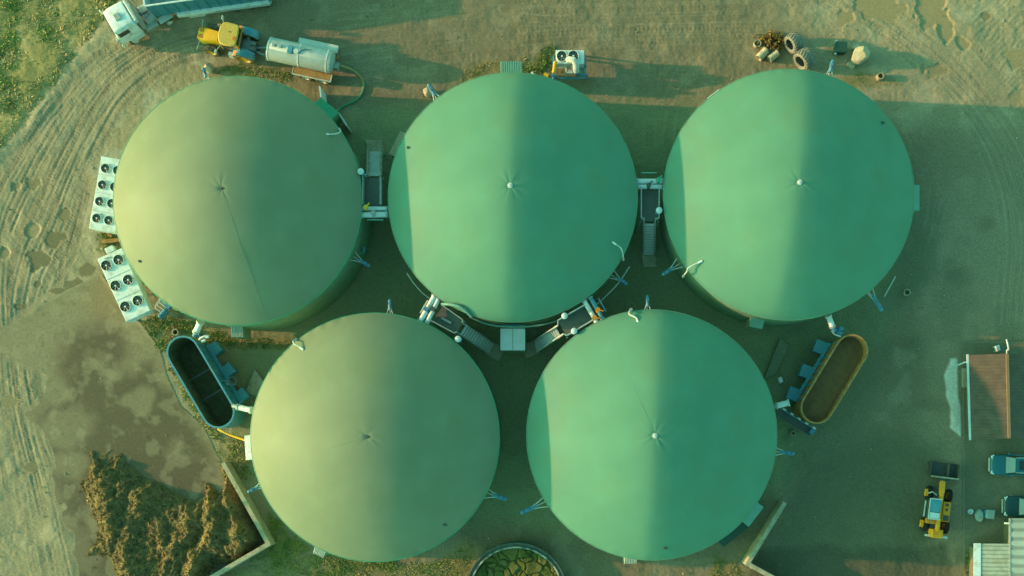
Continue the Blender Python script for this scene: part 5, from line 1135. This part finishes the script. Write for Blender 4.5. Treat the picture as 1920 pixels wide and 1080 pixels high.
def mono(label, x0, y0, x1, y1, z, m, ribs, band=None, vertical=False, slope=.3):
    p, q = W(x0, y0, z), W(x1, y1, z); t = thing('low_shed', label, 'shed', (p.x, q.y, 0)); w_, l_ = q.x - p.x, p.y - q.y
    n = ribs * 4; v = []; f = []
    for k in range(n + 1):
        dz = (.04, .04, 0, 0)[k % 4]; y = l_ * k / n
        for s in (0, .05): v += [(0, y, z + dz - s), (w_, y, z + slope + dz - s)]
    for k in range(n):
        qd = 4 * k; f += [(qd, qd + 1, qd + 5, qd + 4), (qd + 2, qd + 6, qd + 7, qd + 3), (qd, qd + 4, qd + 6, qd + 2), (qd + 1, qd + 3, qd + 7, qd + 5)]
    f += [(0, 2, 3, 1), (4 * n, 4 * n + 1, 4 * n + 3, 4 * n + 2)]
    MB().add(v, f).build('roof', M[m], t, smooth=False)
    MB().prism([(.6, .5), (w_ - .2, .5), (w_ - .2, l_ - .5), (.6, l_ - .5)], 0, [z - .08, z + slope - .12, z + slope - .12, z - .08]).build('wall', M['shed_wall'], t)
    if band: MB().box((band / 2 - .05, l_ / 2, z + .10), (band, l_ + .05, .06)).build('eave_band', M['white'], t)
    return t, w_, l_
mono('low shed with pale corrugated roof and a white band along its edge', 1826, 1019, 1897, 1150, 2.6, 'light_roof', 34, .60)
t, w_, l_ = mono('taller shed with broad light grey roof sheets in the corner', 1895, 972, 2010, 1150, 2.9, 'broad_roof', 11)
MB().box((-.05, l_ / 2, 2.88), (.16, l_, .14)).build('gutter', M['steel'], t); 
rod('spout', 'short white spout sticking out of the taller shed gutter', 'pipe', [(1883, 981, 2.6), (1896, 981, 2.7)], .08, 'white')
# bins beside the car park
t = thing('waste_bin', 'grey square bin beside a pale round bag on the parking strip', 'bin', W(1848, 963, 0), -.1); MB().box((0, 0, .5), (.62, .7, 1.0), 0, 1.08, 1.05).build('body', M['tealblue'], t, bev=.04); MB().box((0, 0, 1.03), (.72, .8, .07)).build('lid', M['steel'], t, bev=.03)
b = MB().ell((0, 0, .3), (.42, .55, .38), 14, 8); rg = random.Random(4); b.v = [p * (1 + rg.uniform(-.1, .1)) for p in b.v]; o = b.build('rubbish_bag', M['pale_roof'], None, W(1834, 966, 0)); tag(o, 'pale crumpled rubbish bag beside the square bin', 'bag')
o = MB().lathe([(0, 0), (.2, 0), (.24, .25), (.2, .25), (.18, .04), (0, .04)], 16).build('basin', M['white'], None, W(1818, 959, 0)); tag(o, 'small white basin left of the rubbish bag', 'basin')

# ------------------------------------------------------------------ silo corner walls
def corner_wall(label, pts, th_px, z):
    P_ = [W(*p, z) for p in pts]; base = P_[1].copy(); base.z = 0; w_ = th_px * (H - z) / F
    a, b_, c_ = [(p - base) for p in P_]; u = (b_ - a).normalized(); v = (c_ - b_).normalized(); nu = Vector((-u.y, u.x, 0)); nv = Vector((-v.y, v.x, 0)); mt = (nu + nv) / (1 + nu.dot(nv))
    hw = w_ / 2; poly = [a + nu * hw, b_ + mt * hw, c_ + nv * hw, c_ - nv * hw, b_ - mt * hw, a - nu * hw]
    o = MB().prism([(p.x, p.y) for p in poly], 0, z).build('corner_wall', M['concrete'], None, base, bev=.02); tag(o, label, 'wall', 'concrete corner walls of the silos')
corner_wall('concrete corner wall holding the brown manure heap', [(418, 868), (503, 1020), (380, 1092)], 8.0, 1.5)
corner_wall('concrete corner wall at the empty dark silo floor', [(1472, 942), (1402, 1057), (1480, 1100)], 8.0, 1.9)

# ------------------------------------------------------------------ manure heap
hx = np.arange(138, 496, 1.15); hy = np.arange(828, 1116, 1.15); X, Y = np.meshgrid(hx, hy)
HP = [(166, 840), (178, 846), (186, 862), (205, 858), (232, 853), (240, 872), (268, 892), (300, 905), (340, 930), (368, 938), (380, 930), (388, 904), (400, 912), (416, 930), (424, 912), (414, 872), (424, 872), (450, 915), (470, 950), (497, 1008), (474, 1030), (440, 1050), (400, 1074), (375, 1120), (232, 1120), (212, 1050), (196, 1044), (168, 1050), (186, 1012), (172, 962), (152, 912), (152, 885)]
w2 = 40 * (fbm(X, Y, 40, 4, 400, .6) - .5); sdp = poly_sd(X + w2, Y + w2 * .8, HP)
env = ss(sdp + 14 * (fbm(X, Y, 14, 3, 480) - .5), -2, 30); hz = env * .5
def ridge(path, hgt, wid):
    best = np.full(X.shape, 1e9); pts = spline(path, 6)
    for a, b_ in zip(pts[:-1], pts[1:]):
        e = b_ - a; tt = np.clip(((X - a[0]) * e[0] + (Y - a[1]) * e[1]) / (e @ e + 1e-9), 0, 1); best = np.minimum(best, np.hypot(X - a[0] - e[0] * tt + w2 * .6, Y - a[1] - e[1] * tt))
    return hgt * np.exp(-(best / wid) ** 2)
rg_ = [ridge([(172, 846), (190, 885), (204, 930), (212, 975), (200, 1030)], 1.0, 22), ridge([(228, 862), (236, 900), (228, 940)], .8, 18), ridge([(272, 930), (258, 985), (248, 1040), (262, 1110)], 1.35, 24), ridge([(300, 985), (310, 1040), (300, 1100)], 1.2, 20),
       ridge([(372, 950), (352, 1000), (328, 1045), (322, 1110)], 1.9, 20), ridge([(394, 908), (406, 945), (396, 990), (376, 1040), (380, 1080)], 1.9, 17), ridge([(424, 884), (444, 930), (462, 975), (456, 1030)], 2.0, 15)]
wx = 34 * (fbm(X, Y, 34, 3, 470) - .5)
b1 = fbm(X + wx, Y, 58, 5, 405, .55); b2 = 1 - np.abs(fbm(X, Y + wx, 30, 4, 406, .55) - .5) * 4
hz = env * (.25 + ss(X, 160, 420) * .45 + np.maximum.reduce(rg_) * (.10 + .6 * b1) + 1.5 * (b1 - .42) + .10 * b2)
cl = fbm(X, Y, 13, 4, 410, .6); hz = hz + env * .27 * (cl - .5) + env * .05 * (vn(X / 2.6, Y / 2.6, 430) - .5)
hz = np.where(sdp > 0, np.maximum(hz, .02), .0) + .035
hc = np.zeros(X.shape + (3,)) + np.array((.165, .13, .06)); hv = fbm(X, Y, 5, 3, 440)
hc = mixc(hc, ss(hv, .5, .75) * .55, (.24, .175, .08)); hc = mixc(hc, ss(fbm(X, Y, 60, 3, 450), .5, .7) * ss(X, 240, 400) * .5, (.32, .21, .065)); hc = mixc(hc, ss(fbm(X, Y, 7, 3, 460), .55, .75) * .5, (.12, .10, .04))
o = sheet('manure_heap', X, Y, hz, np.clip(hc, .01, .8), X * 0, M['attr_heap'], sdp > -1.0, None); tag(o, 'shaggy brown manure heap piled inside the concrete corner wall', 'manure heap')
# clods and straw strewn over the heap
rgn = np.random.default_rng(9); N = 16000; ii = rgn.integers(1, len(hy) - 1, N); jj = rgn.integers(1, len(hx) - 1, N); k_ = (sdp[ii, jj] > 1); ii, jj = ii[k_], jj[k_]; N = len(ii); kk = H / F
c0 = np.stack([(X[ii, jj] - NX) * kk + rgn.normal(0, .02, N), (NY - Y[ii, jj]) * kk, hz[ii, jj] + .02], -1); dr = rgn.normal(size=(N, 3)) * (1, 1, .45); dr /= np.linalg.norm(dr, axis=1)[:, None]; sd2 = np.cross(dr, rgn.normal(size=(N, 3))); sd2 /= np.linalg.norm(sd2, axis=1)[:, None]
ln = rgn.uniform(.05, .15, (N, 1)); wd = rgn.uniform(.02, .05, (N, 1)); v = np.stack([c0 - dr * ln, c0 + sd2 * wd, c0 + dr * ln + (0, 0, .05), c0 - sd2 * wd], 1).reshape(-1, 3)
cc_ = np.array((.19, .145, .068)) * rgn.uniform(.3, 1.3, (N, 1)); s_ = raw_mesh('straw', v, np.arange(4 * N).reshape(-1, 4), np.concatenate([np.repeat(cc_, 4, 0), np.zeros((4 * N, 1))], 1), M['attr_leaf'], 'stuff', False); s_.parent = o

# ------------------------------------------------------------------ round open pit at the bottom
zp = 1.1; c_ = W(967.5, 1113.5, zp); rp_ = 96 * (H - zp) / F
t = thing('slurry_pit', 'round open concrete pit with a cracked green crust at the bottom edge', 'slurry pit', (c_.x, c_.y, 0))
MB().lathe([(rp_, 0), (rp_, zp), (rp_ - .10, zp), (rp_ - .12, zp - .12), (rp_ - .34, zp - .12), (rp_ - .36, zp - .04), (rp_ - .5, zp - .04), (rp_ - .52, .15)], 96).build('wall', M['pitwall'] if 'pitwall' in M else M['concrete'], t)
MB().lathe([(rp_ - .34, zp - .10), (rp_ - .35, zp + .0), (rp_ - .47, zp + .0), (rp_ - .49, zp - .10)], 96).build('coping', M['copingdirty'], t)
g_ = np.linspace(-1, 1, 150) * (rp_ - .5); X, Y = np.meshgrid(g_, g_); rr = np.hypot(X, Y)
rs = np.random.default_rng(21); sx = rs.uniform(-4.2, 4.2, (110, 2)); dd = np.sqrt((X[..., None] * (1 + 0) + .5 * (fbm(X * 20 + 500, Y * 20 + 500, 14, 3, 500) - .5)[..., None] - sx[:, 0]) ** 2 + (Y[..., None] + .6 * (fbm(X * 20 + 900, Y * 20 + 500, 14, 3, 510) - .5)[..., None] - sx[:, 1]) ** 2); ds = np.sort(dd, -1); crk = ss(ds[..., 1] - ds[..., 0], .0, .14); near = np.argmin(dd, -1)
pc = np.zeros(X.shape + (3,)) + np.array((.16, .16, .04)); tone = rs.random(110)[near]; pc = mixc(pc, ss(tone, .3, .9) * .35, (.18, .17, .08)); pc = mixc(pc, ss(fbm(X * 20, Y * 9, 14, 4, 520), .45, .65) * .8, (.07, .10, .03)); pc = mixc(pc, (1 - crk) * .55, (.07, .08, .04))
pz = .35 + .16 * crk * (.6 + .6 * tone) + .05 * (fbm(X * 20, Y * 20, 5, 2, 530) - .5)
co = np.stack([X, Y, pz], -1).reshape(-1, 3); idx = np.arange(150 * 150).reshape(150, 150); q = np.stack([idx[:-1, :-1], idx[:-1, 1:], idx[1:, 1:], idx[1:, :-1]], -1); ok = rr < rp_ - .45; q = q[ok[:-1, :-1] & ok[1:, :-1] & ok[1:, 1:] & ok[:-1, 1:]]
o = raw_mesh('crust', co, q, np.concatenate([pc.reshape(-1, 3), np.zeros((22500, 1))], 1), M['attr_heap'], None); o.parent = t

# ------------------------------------------------------------------ odds and ends
def plank(label, px, py, az, l_=1.2, w_=.22):
    o = MB().box((0, 0, .08), (l_, w_, .07)).build('plank', M['wood'], None, W(px, py, 0.05), az, bev=.01); tag(o, label, 'plank', 'loose boards by the coolers')
plank('orange-brown board below the eight-fan cooler', 203, 438, -.7, .9)
plank('wide brown board between the two long coolers', 208, 452, .12, 1.5, .35)
o = MB().cyl((0, 0, 0), (0, 0, .75), .14, .12, 12).build('marker_post', M['palerock'], None, W(197, 469, 0)); tag(o, 'stubby tan post above the six-fan cooler', 'post')
